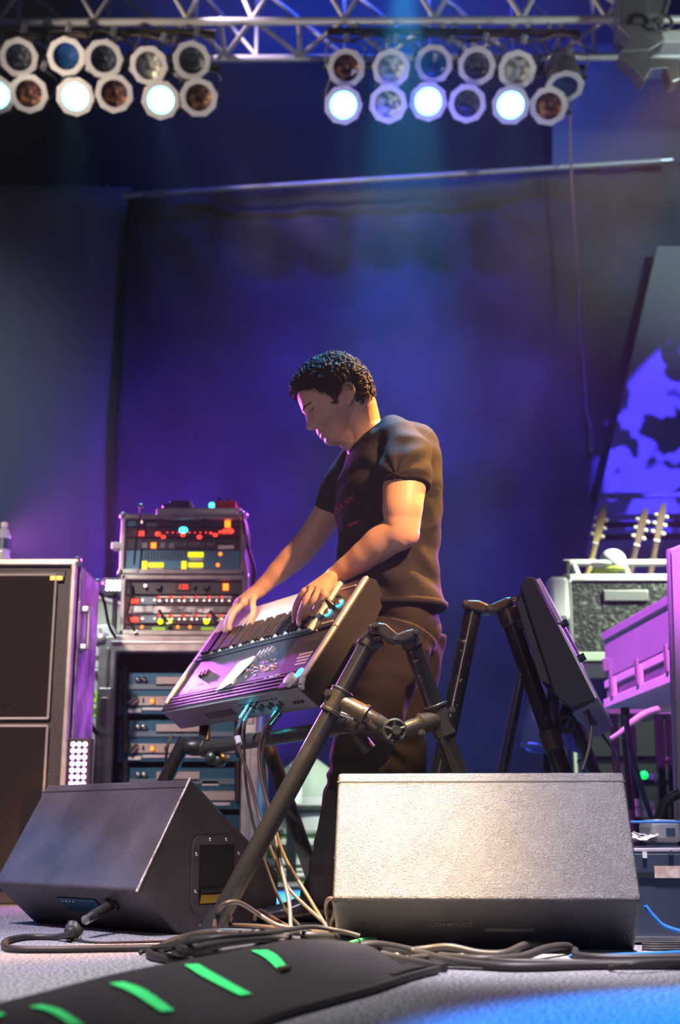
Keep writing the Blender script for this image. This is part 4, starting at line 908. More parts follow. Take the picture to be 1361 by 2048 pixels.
M['edge_wear_highlight'] = mat('worn_edge_highlight', (0.30, 0.24, 0.20), 0.4, 0.2, var=(60, (0.75, 0.66, 0.58), 0.4, 0.6))
ea, eb = QL(1.0, *PROF[0]), QL(1.0, *PROF[4])
MB().loft([(ea + (ea-eb)*0.01, 0.0035), (ea.lerp(eb, .5), 0.0024), (eb, 0.0030)], 8).build('worn_edge_highlight', 'edge_wear_highlight', tL, smooth=True)  # worn edge, with its highlight painted in as a pale strip
# plug and looped lead under the left monitor
a = UL(.75, .062, .002); b = atz(168, 1842, 0.040)
t = thing('speaker_plug', 'black plug with a steel collar pushed into the left floor monitor', 'plug', b)
d = (b-a).normalized()
MB().cyl(a, a + (b-a)*0.72, 0.013).build('barrel', 'rubber', t, smooth=True)
MB().cyl(a + (b-a)*0.72, a + (b-a)*0.95, 0.011).build('collar', 'steel', t, smooth=True)
p = atz(146, 1862, 0.022)
t = thing('taped_joint', 'crumpled grey tape lump on the lead below the left monitor', 'tape', (p.x, p.y, 0))
bm_ = MB().sphere(p, 0.022, 20, (1.0, 1.0, 1.0))
for v in bm_.bm.verts: v.co += (v.co-p)*0.55*noise.noise(v.co*70)
bm_.build('tape_lump', 'rubber', t, smooth='all')
bm_ = MB().sphere(atz(160, 1866, 0.014), 0.010, 16, (0.8, 1, 1.4)); bm_.build('tape_end', 'piping', t, smooth=True)

# ------------------------------------------------------------------ keyboards
def kb_frame(R0px, Y0, u, a_h, b_z, L):
    R0 = at(*R0px, Y0); u = Vector(u).normalized(); v = V3(u.y, -u.x, 0) if True else None
    return R0, u, v
class KB:
    def __init__(s, R0, u, v, ang, L, D, T):
        s.R0, s.u, s.L, s.D, s.T = R0, u, L, D, T
        s.w = v*math.cos(ang) + V3(0, 0, math.sin(ang))           # rear -> player edge
        s.n = s.u.cross(s.w); 
        if s.n.z < 0: s.n = -s.n
    def P(s, a, b, c=0.0): return s.R0 + s.u*a + s.w*b + s.n*c
    def px(s, x, y, c=0.0):
        d = ray(x, y); o = s.R0 + s.n*c; k = (o - CAMP).dot(s.n)/d.dot(s.n); return CAMP + d*k
    def ab(s, x, y, c=0.0):
        p = s.px(x, y, c) - s.R0; return p.dot(s.u), p.dot(s.w)
    def slab(s, a0, a1, b0, b1, c0, c1, nm, m, par, bev=0.0, label=None):
        P = [s.P(a, b, c0) for a, b in ((a0, b0), (a1, b0), (a1, b1), (a0, b1))] + [s.P(a, b, c1) for a, b in ((a0, b0), (a1, b0), (a1, b1), (a0, b1))]
        return MB().hexa(P).build(nm, m, par, bevel=bev, label=label)
    def quad(s, pts, c0, c1, nm, m, par): return MB().prism([s.px(x, y, c0) for x, y in pts], s.n*(c1-c0)).build(nm, m, par)
R0 = at(600, 1372, 3.28)
R1 = atz(322, 1424, R0.z)
u = (R1-R0); u.z = 0; Lk = u.length; u.normalize(); v = V3(u.y, -u.x, 0)
if v.x < 0: v = -v
# solve the tilt so that the near front corner falls on its place
best = None
for D_ in np.arange(0.28, 0.48, 0.004):
    for an in np.arange(0.5, 1.45, 0.01):
        q = R0 + v*D_*math.cos(an) + V3(0, 0, D_*math.sin(an)) - CAMP
        fw = q.y*CP + q.z*SP; X_ = 680.5 + F_PX*q.x/fw; Y_ = 1024 - F_PX*(q.z*CP - q.y*SP)/fw
        e = (X_-738)**2 + (Y_-1155)**2
        if best is None or e < best[0]: best = (e, D_, an)
print('KB1', best, Lk, R0, R1)
K = KB(R0, u, v, best[2], Lk, best[1], 0.10)
D = K.D
t = thing('keyboard', 'silver keyboard the musician plays, tilted steeply, its jack panel towards us', 'keyboard', K.P(Lk/2, D/2, -0.1), 'stage keyboards')
kb1 = t
def end_cap(a0, a1, par):
    prof = [(0.004, 0.001), (D, 0.001), (D+0.012, -0.022), (D-0.010, -0.062), (0.030, -0.108), (0.0, -0.086)]
    MB().prism([K.P(a0, b, c) for b, c in prof], K.u*(a1-a0)).build('end_cap', 'kb_black', par, bevel=0.003)
end_cap(-0.004, 0.012, t); end_cap(Lk-0.012, Lk+0.004, t)
MB().prism([K.P(0.012, b, c) for b, c in ((D-0.012, -0.058), (D-0.03, -0.085), (0.06, -0.118), (0.03, -0.106))], K.u*(Lk-0.024)).build('bottom_shell', 'kb_black', t)
MB().prism([K.P(0.012, b, c) for b, c in ((0.0, -0.001), (D-0.002, -0.006), (D, -0.02), (D-0.012, -0.058), (0.03, -0.106), (0.0, -0.086))], K.u*(Lk-0.024)).build('body', 'kb_panel', t)
# silver side strip along the near cap: pale part by the control panel, kinked at the rear
for (b0, b1, c0, c1, nm) in ((0.028, D*0.525, 0.001, 0.010, 'side_strip'), (D*0.53, D, 0.001, 0.010, 'side_strip')):
    for a_ in (-0.004, Lk-0.016): K.slab(a_, a_+0.020, b0, b1, c0, c1, nm, 'kb_silver', t, 0.002)
MB().hexa([K.P(-0.004, 0.0, -0.016), K.P(0.016, 0.0, -0.016), K.P(0.016, 0.028, -0.002), K.P(-0.004, 0.028, -0.002), K.P(-0.004, 0.0, -0.003), K.P(0.016, 0.0, -0.003), K.P(0.016, 0.028, 0.010), K.P(-0.004, 0.028, 0.010)]).build('side_strip', 'kb_silver', t, bevel=0.002)
# panel plate, rear ridges, divider strip
cpn = K.slab(0.018, Lk-0.018, 0.055, D*0.52, -0.001, 0.004, 'control_panel', 'kb_panel', t, 0.001)
K.slab(0.10, Lk-0.018, D*0.525, D*0.545, 0.0, 0.008, 'divider_strip', 'rackface_grey', t, 0.002)
for k in range(4): K.slab(0.12, Lk-0.02, 0.006+0.012*k, 0.013+0.012*k, -0.001, 0.004+0.001*k, 'rear_ridge', 'kb_panel', t, 0.001)
K.slab(0.018, 0.115, 0.0, 0.052, -0.001, 0.006, 'corner_block', 'kb_panel', t, 0.002)
MB().loft([(K.P(0.050, 0.018, 0.004), 0.021), (K.P(0.050, 0.018, 0.020), 0.019), (K.P(0.050, 0.018, 0.022), 0.012)], 24).build('volume_knob', 'kb_silver', t, smooth=True)
MB().torus(K.P(0.034, 0.045, 0.007), K.n, 0.010, 0.004, 16, 8).build('knob', 'cyan_led', t, smooth=True)
# keybed
kb0, kb1_, ka0 = D*0.55, D*0.985, 0.135
ka1 = Lk - 0.03
K.slab(ka0-0.004, ka1+0.004, kb0, kb1_, -0.002, 0.001, 'key_bed', 'black', t)
K.slab(0.018, ka0-0.006, kb0, D*0.99, 0.0, 0.006, 'wheel_block', 'kb_panel', t, 0.002)
K.slab(ka1+0.006, Lk-0.018, kb0, D*0.99, 0.0, 0.006, 'cheek_block', 'kb_panel', t, 0.002)
nw = 36; kw = (ka1-ka0)/nw
for i in range(nw):
    K.slab(ka0+kw*i+0.0006, ka0+kw*(i+1)-0.0006, kb0+0.002, kb1_+0.012, 0.002, 0.014, 'white_key', 'key_white', t)
for i in range(nw-1):
    if i % 7 in (2, 6): continue
    K.slab(ka0+kw*(i+1)-kw*0.30, ka0+kw*(i+1)+kw*0.30, kb0+0.002, kb0+(kb1_-kb0)*0.54, 0.014, 0.025, 'black_key', 'key_black', t, 0.001)
# wheel block: joystick, ribbon, knobs
q = K.px(682, 1188, 0.006); MB().box(K.P(0.055, D*0.93, 0.008), (0.0, 0.0, 0.0)) 
K.slab(0.035, 0.110, D*0.925, D*0.94, 0.006, 0.008, 'slider_slot', 'piping', t)
K.slab(0.085, 0.115, D*0.86, D*0.875, 0.006, 0.008, 'slider_slot', 'rackface_grey', t)
MB().loft([(K.P(0.090, D*0.75, 0.006), 0.012), (K.P(0.095, D*0.77, 0.050), 0.003)], 12).build('joystick', 'black', t, smooth=True)
for a_, b_ in ((0.062, D*0.77), (0.098, D*0.70)):
    MB().loft([(K.P(a_, b_, 0.006), 0.012), (K.P(a_, b_, 0.016), 0.010)], 18).build('knob', 'alu', t, smooth=True)
    MB().torus(K.P(a_, b_, 0.008), K.n, 0.012, 0.002, 16, 6).build('knob_ring', 'cyan_led', t, smooth=True)
for k in range(5): K.slab(0.035+0.013*k, 0.044+0.013*k, D*0.585, D*0.60, 0.006, 0.0075, 'tiny_print', 'printing', t)
# screen and printing on the control panel
sfr = K.quad([(434, 1384), (480, 1327), (512, 1314), (466, 1369)], 0.004, 0.010, 'screen_frame', 'kb_silver', cpn)
K.quad([(442, 1379), (484, 1331), (508, 1320), (463, 1366)], 0.010, 0.011, 'screen', 'screen', cpn)
rs = random.Random(3)
a0_, b0_ = K.ab(505, 1350); a1_, b1_ = K.ab(548, 1316)
for k in range(46):
    x = 492 + 62*rs.random(); y = 1352 - (x-492)*0.30 - 22*rs.random() + 6
    a_, b_ = K.ab(x, y, 0.004); K.slab(a_, a_+0.008, b_, b_+0.004, 0.004, 0.006, 'panel_button', 'orange_btn' if rs.random() < 0.55 else 'printing', cpn)
for k in range(8):
    x = 375 + 40*rs.random(); y = 1382 - (x-375)*0.5 + 12*rs.random(); a_, b_ = K.ab(x, y, 0.004); K.slab(a_, a_+0.03, b_, b_+0.002, 0.004, 0.0046, 'tiny_print', 'rackface', cpn)
for k in range(4): K.slab(0.045, 0.115 - 0.012*(k//2), D*0.30 - 0.012*k, D*0.30 - 0.012*k + 0.008, 0.004, 0.0048, 'logo_block', 'printing', cpn)
K.slab(0.06, 0.13, D*0.45, D*0.452, 0.004, 0.0046, 'tiny_print', 'printing', cpn)
for k in range(9): a_, b_ = K.ab(512+k*6, 1366-k*2, 0.004); K.slab(a_, a_+0.012, b_, b_+0.004+0.004*(k % 2), 0.004, 0.0047, 'script_print', 'printing', cpn)
for (x, y) in ((523, 1313), (531, 1310), (539, 1307), (547, 1304), (404, 1354), (411, 1351), (418, 1349)):
    a_, b_ = K.ab(x, y, 0.004); K.slab(a_, a_+0.006, b_-0.006, b_+0.014, 0.004, 0.016, 'fader', 'black' if x < 500 else 'piping', cpn)
# rear jack panel details (plane b = 0)
nb = -K.w
def RP(a, c, o=0.0): 
    f = c/-0.086; return K.P(a, 0.0, c) + nb*o
MB().prism([RP(0.014, -0.002, .001), RP(Lk-0.014, -0.002, .001), RP(Lk-0.014, -0.084, .001), RP(0.014, -0.084, .001)], nb*0.003).build('jack_panel', 'kb_rear', t); jpn = bpy.data.objects[-1] if False else [o for o in t.children if o.name.startswith('jack_panel')][0]
for k in range(9):
    a_ = 0.16 + 0.026*k; MB().torus(RP(a_, -0.045 - 0.01*(k % 2), .004), nb, 0.007, 0.003, 14, 6).build('jack_socket', 'black', jpn, smooth=True)
    MB().prism([RP(a_-0.008, -0.028, .004), RP(a_+0.010, -0.028, .004), RP(a_+0.010, -0.024, .004), RP(a_-0.008, -0.024, .004)], nb*0.001).build('tiny_print', 'black', jpn)
for k in range(3): MB().cyl(RP(0.05+0.02*k, -0.05, .004), RP(0.05+0.02*k, -0.05, .010), 0.005, 10).build('switch', 'black', jpn, smooth=True)
MB().prism([RP(0.44, -0.035, .004), RP(0.62, -0.035, .004), RP(0.62, -0.060, .004), RP(0.44, -0.060, .004)], nb*0.002).build('vent_plate', 'kb_panel', jpn)
# plugs and leads hanging from the jack panel
def lead(pts, r, m, lab, plug=None):
    t_ = thing('keyboard_lead', lab, 'cable', pts[-1])
    MB().loft([(p, r*0.82) for p in spline(pts, 8)], 8).build('lead', m, t_, smooth=True)
    if plug:
        d_ = (pts[1]-pts[0]).normalized(); MB().cyl(pts[0] - nb*0.0, pts[0] + nb*0.045, 0.009).build('plug', plug, t_, smooth=True)  # plugs are no lamps, cyan light is put in as emission
        MB().cyl(pts[0] + nb*0.045, pts[0] + nb*0.06 , 0.006).build('strain_relief', 'rubber', t_, smooth=True)
    return t_
j1 = K.P(*K.ab(498, 1412), -0.05)
def rear_px(x, y):   # point on the jack panel plane
    d = ray(x, y); k = (K.R0 - CAMP).dot(K.w)/d.dot(K.w); return CAMP + d*k
for (sx, sy, pts, r, m, lab, pl) in (
    (500, 1412, ((478, 1450, 3.38), (474, 1480, 3.36), (481, 1505, 3.34), (500, 1560, 3.3), (521, 1640, 3.2), (550, 1716, 3.15), (580, 1780, 3.1), (668, 1862, 3.0)), 0.0055, 'rubber_tan', 'tan lead with a white tape band hanging from the left jack plug', 'cyan_led'),
    (514, 1406, ((492, 1440, 3.42), (489, 1500, 3.4), (494, 1580, 3.38), (516, 1680, 3.3), (560, 1800, 3.15), (600, 1852, 3.05)), 0.0045, 'rubber', 'thin dark lead beside the tan one under the keyboard', None),
    (556, 1424, ((530, 1458, 3.36), (519, 1500, 3.34), (524, 1560, 3.3), (545, 1640, 3.2), (560, 1720, 3.12), (578, 1800, 3.05), (582, 1856, 3.0)), 0.0065, 'rubber_tan', 'brown lead dropping from the middle jack plug to the floor', 'cyan_led'),
    (562, 1428, ((538, 1462, 3.38), (527, 1510, 3.36), (536, 1600, 3.34), (566, 1705, 3.2), (615, 1790, 3.1), (655, 1856, 3.0)), 0.0055, 'rubber_tan', 'second brown lead slanting right down to the floor', None)):
    P0 = rear_px(sx, sy); pp = [P0] + [at(*q) for q in pts]
    if pp[-1].z < 0.01: pp[-1].z = 0.01
    tl = lead(pp, r, m, lab, pl)
q = at(478, 1478, 3.355); 
o = MB().cyl(at(475, 1474, 3.36), at(479, 1488, 3.35), 0.0085).build('tape_band', 'white', smooth=True); tag(o, 'white tape band around the tan lead below the keyboard', 'tape')
pp = [at(*q) for q in ((345, 1470, 3.75), (334, 1500, 3.75), (332, 1556, 3.8), (334, 1620, 3.85))]
lead(pp, 0.005, 'rubber', 'pale-lit lead hanging from the far end of the played keyboard')

# second keyboard (right)
R0 = at(1188, 1398, 3.15); u2 = V3(0.25, 0.968, 0).normalized(); v2 = V3(-u2.y, u2.x, 0)
best = None
for D_ in np.arange(0.26, 0.46, 0.004):
    for an in np.arange(0.5, 1.5, 0.01):
        q = R0 + v2*D_*math.cos(an) + V3(0, 0, D_*math.sin(an)) - CAMP
        fw = q.y*CP + q.z*SP; X_ = 680.5 + F_PX*q.x/fw; Y_ = 1024 - F_PX*(q.z*CP - q.y*SP)/fw
        e = (X_-1063)**2 + (Y_-1154)**2
        if best is None or e < best[0]: best = (e, D_, an)
print('KB2', best, R0)
K2 = KB(R0, u2, v2, best[2], 0.95, best[1], 0.10); D2 = K2.D; L2 = K2.L
t = thing('keyboard', 'black-ended keyboard at right seen end on, tilted away from us', 'keyboard', K2.P(L2/2, D2/2, -0.1), 'stage keyboards')
prof = [(-0.004, 0.004), (D2-0.004, 0.004), (D2+0.006, -0.012), (D2-0.010, -0.038), (0.050, -0.082), (0.0, -0.060)]
for a0_, a1_ in ((-0.012, 0.014), (L2-0.014, L2+0.012)): MB().prism([K2.P(a0_, b, c) for b, c in prof], K2.u*(a1_-a0_)).build('end_cap', 'kb_black', t, bevel=0.004)
MB().prism([K2.P(0.014, b, c) for b, c in ((D2-0.012, -0.036), (D2-0.03, -0.060), (0.09, -0.098), (0.050, -0.080))], K2.u*(L2-0.028)).build('bottom_shell', 'kb_black', t)
MB().prism([K2.P(-0.006, b, c) for b, c in ((D2-0.03, -0.044), (D2-0.045, -0.066), (0.10, -0.100), (0.075, -0.078))], K2.u*0.024).build('bottom_end', 'black', t, bevel=0.002)
MB().prism([K2.P(0.012, b, c) for b, c in ((-0.004, 0.0), (D2-0.002, 0.0), (D2, -0.014), (D2-0.012, -0.034), (0.050, -0.080), (-0.004, -0.058))], K2.u*(L2-0.024)).build('body', 'kb_panel', t)
K2.slab(0.014, L2-0.014, 0.0, D2*0.6, 0.0, 0.010, 'control_panel', 'kb_silver', t, 0.002)
K2.slab(0.014, L2-0.014, D2*0.62, D2, 0.0, 0.008, 'key_bed', 'black', t)
k2n = 36; kw2 = (L2-0.10)/k2n
for i in range(k2n): K2.slab(0.05+kw2*i+0.0006, 0.05+kw2*(i+1)-0.0006, D2*0.63, D2*1.0, 0.008, 0.018, 'white_key', 'key_white', t)
nb2 = -K2.w
MB().prism([K2.P(0.014, -0.004, c) + nb2*0.001 for c in (0,)] + [K2.P(L2-0.014, -0.004, 0)+nb2*.001, K2.P(L2-0.014, -0.004, -0.058)+nb2*.001, K2.P(0.014, -0.004, -0.058)+nb2*.001], nb2*0.003).build('jack_panel', 'kb_rear', t)
for k in range(8): MB().torus(K2.P(0.10+0.06*k, -0.004, -0.034) + nb2*0.004, nb2, 0.007, 0.003, 12, 6).build('jack_socket', 'black', t, smooth=True)
for b_ in (0.12, 0.22): MB().cyl(K2.P(0.10, b_*1.0, 0.008), K2.P(0.10, b_, 0.030), 0.010, 12).build('knob', 'black', t, smooth=True)
for k, (pts, r, m, lab) in enumerate(((((1176, 1420, 3.2), (1184, 1455, 3.16), (1178, 1500, 3.12), (1166, 1540, 3.1)), 0.005, 'rubber', 'dark lead hanging from the near end of the right keyboard'),
      (((1206, 1470, 3.5), (1222, 1492, 3.4), (1234, 1510, 3.3), (1230, 1545, 3.2)), 0.005, 'rubber', 'magenta-lit lead hanging from the jack panel of the right keyboard'))):
    lead([at(*q) for q in pts], r, m, lab)

# ------------------------------------------------------------------ keyboard stands (A frames of clamped tubes)
def tube(par, a, b, r, m='tube', nm='tube'): return MB().cyl(a, b, r, 24).build(nm, m, par, smooth=True)
def collar(par, a, b, r, nm='clamp_sleeve', m='cast'): return MB().cyl(a, b, r, 24).build(nm, m, par, smooth=True, bevel=0.002)
def screw(par, p, r=0.010):
    MB().cyl(p, p + V3(0, -0.010, 0), r, 16).build('screw', 'cast', par, smooth=True); MB().cyl(p + V3(0, -0.011, 0), p + V3(0, -0.013, 0), r*0.62, 14).build('screw_head', 'steel', par, smooth=True)
    MB().cyl(p + V3(0, -0.0131, 0), p + V3(0, -0.0142, 0), r*0.3, 6).build('screw_socket', 'blackmatte', par)
def plate(par, pts, Y, th=0.03, nm='hinge_arm', m='cast', bev=0.006): return MB().prism([at(x, y, Y) for x, y in pts], (0, th, 0)).build(nm, m, par, bevel=bev, seg=3)
r_ = 0.0235
t = thing('keyboard_stand', 'black tube stand with cast clamps carrying the played keyboard, bright leg crossing the left monitor', 'keyboard stand', at(620, 1790, 3.2), 'keyboard stands')
topA = at(743, 1278, 3.13); footA = atz(424, 1862, 0.02); 
tube(t, footA, topA, r_)
dA = (topA-footA).normalized()
MB().cyl(footA - dA*0.01, footA + dA*0.05, 0.029, 20).build('rubber_foot', 'black', t, smooth=True)
def onA(py):
    lo, hi = 0.0, 1.0
    for _ in range(40):
        m_ = (lo+hi)/2; q = footA.lerp(topA, m_) - CAMP; y_ = 1024 - F_PX*(q.z*CP - q.y*SP)/(q.y*CP+q.z*SP)
        lo, hi = (m_, hi) if y_ > py else (lo, m_)
    return footA.lerp(topA, lo)
collar(t, onA(1424), onA(1382), 0.0285); collar(t, onA(1428), onA(1421), 0.0305, 'collar_ring'); collar(t, onA(1386), onA(1381), 0.0305, 'collar_ring')
screw(t, onA(1388) + V3(-0.032, -0.012, 0.0), 0.011); 
MB().cyl(onA(1420) + V3(0.02, -0.02, -0.01), onA(1424) + V3(0.05, -0.02, -0.014), 0.006, 12).build('set_screw', 'steel', t, smooth=True)
MB().sphere(onA(1424) + V3(0.052, -0.02, -0.014), 0.008, 12).build('set_screw_cap', 'steel', t, smooth=True)
YB = 3.13
topB = at(822, 1280, YB); footB = atz(1010, 1868, 0.02); 
d_ = at(880, 1440, YB+0.02) - topB; footB = topB + d_*((0.0 - topB.z)/d_.z)*0.985
tube(t, topB, footB, r_*0.95, 'tube_scuffed')
dB = (footB-topB).normalized(); T2 = topB + dB*( (at(868, 1432, YB)-topB).length )
collar(t, T2 - dB*0.022, T2 + dB*0.055, 0.0275); collar(t, T2 - dB*0.026, T2 - dB*0.018, 0.031, 'collar_ring')
screw(t, T2 + V3(0.034, -0.01, 0.01), 0.009)
# cross connectors from leg A to the knob and on to leg B
c1 = onA(1402); knobp = at(790, 1462, 3.08); c2 = T2 + dB*0.012
c1b = c1.lerp(knobp, 0.72)
MB().loft([(c1, 0.024), (c1.lerp(knobp, .45), 0.0255), (c1.lerp(knobp, .46), 0.0285), (c1.lerp(knobp, .52), 0.0285), (c1.lerp(knobp, .53), 0.021), (c1b, 0.020), (knobp + V3(0, 0.03, 0), 0.018)], 22).build('tee_arm', 'cast', t, smooth=True)
MB().loft([(c2, 0.024), (c2.lerp(knobp, .40), 0.0255), (c2.lerp(knobp, .41), 0.028), (c2.lerp(knobp, .47), 0.028), (c2.lerp(knobp, .48), 0.020), (knobp + V3(0.01, 0.03, 0), 0.018)], 22).build('tee_arm', 'cast', t, smooth=True)
plate(t, ((738, 1424), (762, 1432), (768, 1452), (752, 1462), (736, 1452)), 3.075, 0.04, 'toothed_lug')
MB().cyl(knobp + V3(0, 0.04, 0), knobp + V3(0, -0.005, 0), 0.030, 26).build('toothed_disc', 'cast', t, smooth=True)
for k in range(5):   # hub with spokes
    a_ = k*2*PI/5 + 0.3; MB().cyl(knobp + V3(0, -0.006, 0), knobp + V3(0.026*math.cos(a_), -0.008, 0.026*math.sin(a_)), 0.005, 10).build('knob_spoke', 'black', t, smooth=True)
MB().torus(knobp + V3(0, -0.006, 0), (0, 1, 0), 0.026, 0.005, 26, 8).build('knob_rim', 'black', t, smooth=True)
MB().loft([(knobp + V3(0, 0, 0), 0.013), (knobp + V3(0.004, -0.03, 0), 0.011)], 14).build('knob_hub', 'black', t, smooth=True)
screw(t, onA(1402) + V3(0.060, -0.02, -0.065), 0.009); screw(t, at(844, 1466, 3.10), 0.009)
# horizontal rail to the far frame
railn = at(700, 1452, 3.22); railf = at(408, 1497, 3.92)
tube(t, railn, railf, 0.021, 'tube'); tube(t, railn, railn.lerp(knobp + V3(0, .05, 0), 0.9), 0.021, 'tube', 'rail_end')
collar(t, railf, railf.lerp(railn, 0.04), 0.027); MB().sphere(at(392, 1494, 3.92), 0.035, 16, (1.3, 1, 0.8)).build('corner_clamp', 'black', t, smooth=True)
for q in ((425, 1515), (440, 1520)): MB().sphere(at(*q, 3.86), 0.022, 12).build('clamp_bolt', 'black', t, smooth=True)
MB().cyl(at(716, 1470, 3.2), at(740, 1500, 3.2), 0.018, 14).build('lower_knob', 'black', t, smooth=True)
# top hinge: clamp on leg A, pivot, clamp on leg B
YH = 3.085
plate(t, ((736, 1250), (752, 1244), (772, 1246), (795, 1266), (800, 1280), (790, 1287), (776, 1280), (758, 1268), (738, 1266)), YH, 0.05)
plate(t, ((792, 1268), (812, 1260), (830, 1256), (837, 1264), (834, 1276), (806, 1284), (796, 1286)), YH+0.004, 0.045)
for q in ((751, 1251), (792, 1277), (832, 1264)): screw(t, at(*q, YH), 0.009)
collar(t, onA(1296), onA(1284), 0.028); plate(t, ((716, 1278), (738, 1256), (760, 1268), (770, 1290), (740, 1300)), YH+0.02, 0.05, 'clamp_block', 'black')
plate(t, ((744, 1272), (764, 1270), (766, 1280), (748, 1282)), YH+0.005, 0.03, 'clamp_jaw')
collar(t, topB - dB*0.012, topB + dB*0.020, 0.0265)
# support arm from the leg to the keyboard underside
MB().cyl(onA(1300), K.P(0.06, D*0.62, -0.100), 0.015, 14).build('support_arm', 'black', t, smooth=True)
MB().cyl(onA(1405), K.P(0.05, 0.06, -0.112), 0.014, 14).build('support_arm', 'black', t, smooth=True)
# far frame
topA2 = at(372, 1478, 3.94); dd = at(330, 1562, 3.94) - topA2; footA2 = topA2 + dd*(-topA2.z/dd.z)*0.98
tube(t, topA2, footA2, r_, 'tube'); MB().cyl(railf, K.P(Lk-0.08, 0.05, -0.11), 0.018, 14).build('support_arm', 'black', t, smooth=True)
topB2 = at(532, 1478, 3.96); dd = at(640, 1792, 3.96) - topB2; footB2 = topB2 + dd*(-topB2.z/dd.z)*0.985
tube(t, topB2, footB2, r_, 'tube')
ar = railf.lerp(railn, 0.0); tube(t, railf, topB2, 0.016, 'tube', 'link_tube')

t = thing('keyboard_stand', 'scuffed black tube stand of the right keyboard, standing behind the big monitor', 'keyboard stand', at(1010, 1790, 3.3), 'keyboard stands')
YS = 3.32
topC = at(949, 1214, YS); dd = at(883, 1530, YS-0.05) - topC; footC = topC + dd*(-topC.z/dd.z)*0.985
tube(t, topC, footC, 0.0235, 'tube_scuffed')
topD = at(1018, 1232, YS); dd = at(1122, 1532, YS-0.03) - topD; footD = topD + dd*(-topD.z/dd.z)*0.985
tube(t, topD, footD, 0.0235, 'tube_scuffed')
YH = YS - 0.035
plate(t, ((927, 1203), (934, 1199), (960, 1200), (978, 1208), (984, 1214), (980, 1226), (968, 1226), (930, 1214)), YH, 0.055)
plate(t, ((974, 1212), (986, 1206), (1014, 1194), (1030, 1193), (1034, 1202), (1026, 1210), (990, 1226), (976, 1228)), YH+0.003, 0.05)
for q in ((932, 1207), (979.5, 1218), (1027, 1200)): screw(t, at(*q, YH-0.002), 0.009)
dC = (footC-topC).normalized(); collar(t, topC - dC*0.01, topC + dC*0.016, 0.027)
dDv = (footD-topD).normalized(); collar(t, topD - dDv*0.02, topD + dDv*0.03, 0.029)
plate(t, ((1000, 1212), (1032, 1208), (1036, 1230), (1024, 1244), (1006, 1238)), YH+0.012, 0.05, 'clamp_block')
plate(t, ((1034, 1210), (1048, 1202), (1056, 1216), (1064, 1236), (1046, 1242), (1030, 1234)), YH+0.02, 0.06, 'clamp_jaw', 'black')
plate(t, ((1020, 1238), (1044, 1234), (1046, 1252), (1028, 1256)), YH+0.015, 0.05, 'clamp_block', 'black')
MB().cyl(topD + dDv*0.02, K2.P(0.10, D2*0.72, -0.055), 0.016, 14).build('support_arm', 'black', t, smooth=True)
MB().cyl(topD + dDv*0.34, K2.P(0.12, D2*0.22, -0.085), 0.015, 14).build('support_arm', 'black', t, smooth=True)
MB().torus(topD + dDv*0.30 + V3(0.055, 0, 0), (0.4, 1, 0), 0.020, 0.007, 16, 8).build('clamp_ring', 'black', t, smooth=True)
collar(t, topD + dDv*0.32, topD + dDv*0.37, 0.028)
# far frame of the right stand
fa_ = at(1044, 1352, 4.2); dd = at(1006, 1540, 4.2) - fa_; tube(t, fa_, fa_ + dd*(-fa_.z/dd.z)*0.985, 0.020, 'tube')
fb_ = at(1130, 1390, 4.2); dd = at(1185, 1535, 4.2) - fb_; tube(t, fb_, fb_ + dd*(-fb_.z/dd.z)*0.985, 0.022, 'tube')
tube(t, fa_, at(1100, 1340, 4.2), 0.018, 'tube', 'link_tube'); tube(t, at(1096, 1338, 4.2), fb_, 0.018, 'tube', 'link_tube')
tube(t, at(1135, 1420, 3.4), at(1130, 1400, 4.2), 0.018, 'tube', 'rail'); tube(t, topD + dDv*0.345, at(1135, 1420, 3.4), 0.018, 'tube', 'rail')
# ------------------------------------------------------------------ rubber mat laid over the cable run, with green tape
crest = spline([atz(-140, 2050, .035), atz(0, 2003, .040), atz(250, 1946, .045), atz(500, 1893, .045), atz(640, 1880, .042), atz(720, 1886, .034), atz(790, 1920, .018), atz(845, 1940, .010)], 8)
near = spline([atz(-140, 2500, .004), atz(60, 2300, .004), atz(300, 2160, .004), atz(520, 2050, .004), atz(650, 2010, .004), atz(740, 1985, .004), atz(820, 1958, .004), atz(876, 1944, .004)], 8)
def lerpl(L, t):
    f = t*(len(L)-1); i = min(int(f), len(L)-2); return L[i].lerp(L[i+1], f-i)
def matp(u, v, o=0.0):
    c = lerpl(crest, u); n = lerpl(near, u)
    hump = c.z
    if v < 0.22:      # far flank falling to the floor behind the crest
        k = v/0.22; q = c + (c-n).normalized()*V3(1,1,0).length*0.0
        out = V3(c.x-n.x, c.y-n.y, 0).normalized()*(0.07*(1-k)); p = V3(c.x, c.y, 0) + out; p.z = 0.004 + (hump-0.004)*math.sin(k*PI/2)**1.2
    else:
        k = (v-0.22)/0.78; p = c.lerp(n, k); p.z = 0.004 + (hump-0.004)*(math.cos(k*PI)*0.5+0.5)**1.3
    p.z += 0.004*noise.noise(V3(u*9, v*5, 3))*math.sin(PI*min(1, v)) + 0.003*math.sin(u*26+v*3)*math.sin(PI*v)
    return p + V3(0, 0, o)
t = thing('rubber_mat', 'ribbed black rubber mat laid over cables with green tape stripes', 'mat', (-0.2, 2.0, 0))
o = MB().grid(lambda u, v: matp(u, v), 120, 40).build('mat_sheet', 'mat_rubber', t, smooth='all')
o.modifiers.new('thick', 'SOLIDIFY').thickness = 0.004
bmt = bmesh.new(); bmt.from_mesh(o.data); bv = BVHTree.FromBMesh(bmt)
def onmat(x, y, off=0.002):
    d = ray(x, y).normalized(); h = bv.ray_cast(CAMP, d)
    if h[0] is None: return atz(x, y, 0.01)
    n = h[1] if h[1].z > 0 else -h[1]
    return h[0] + n*off
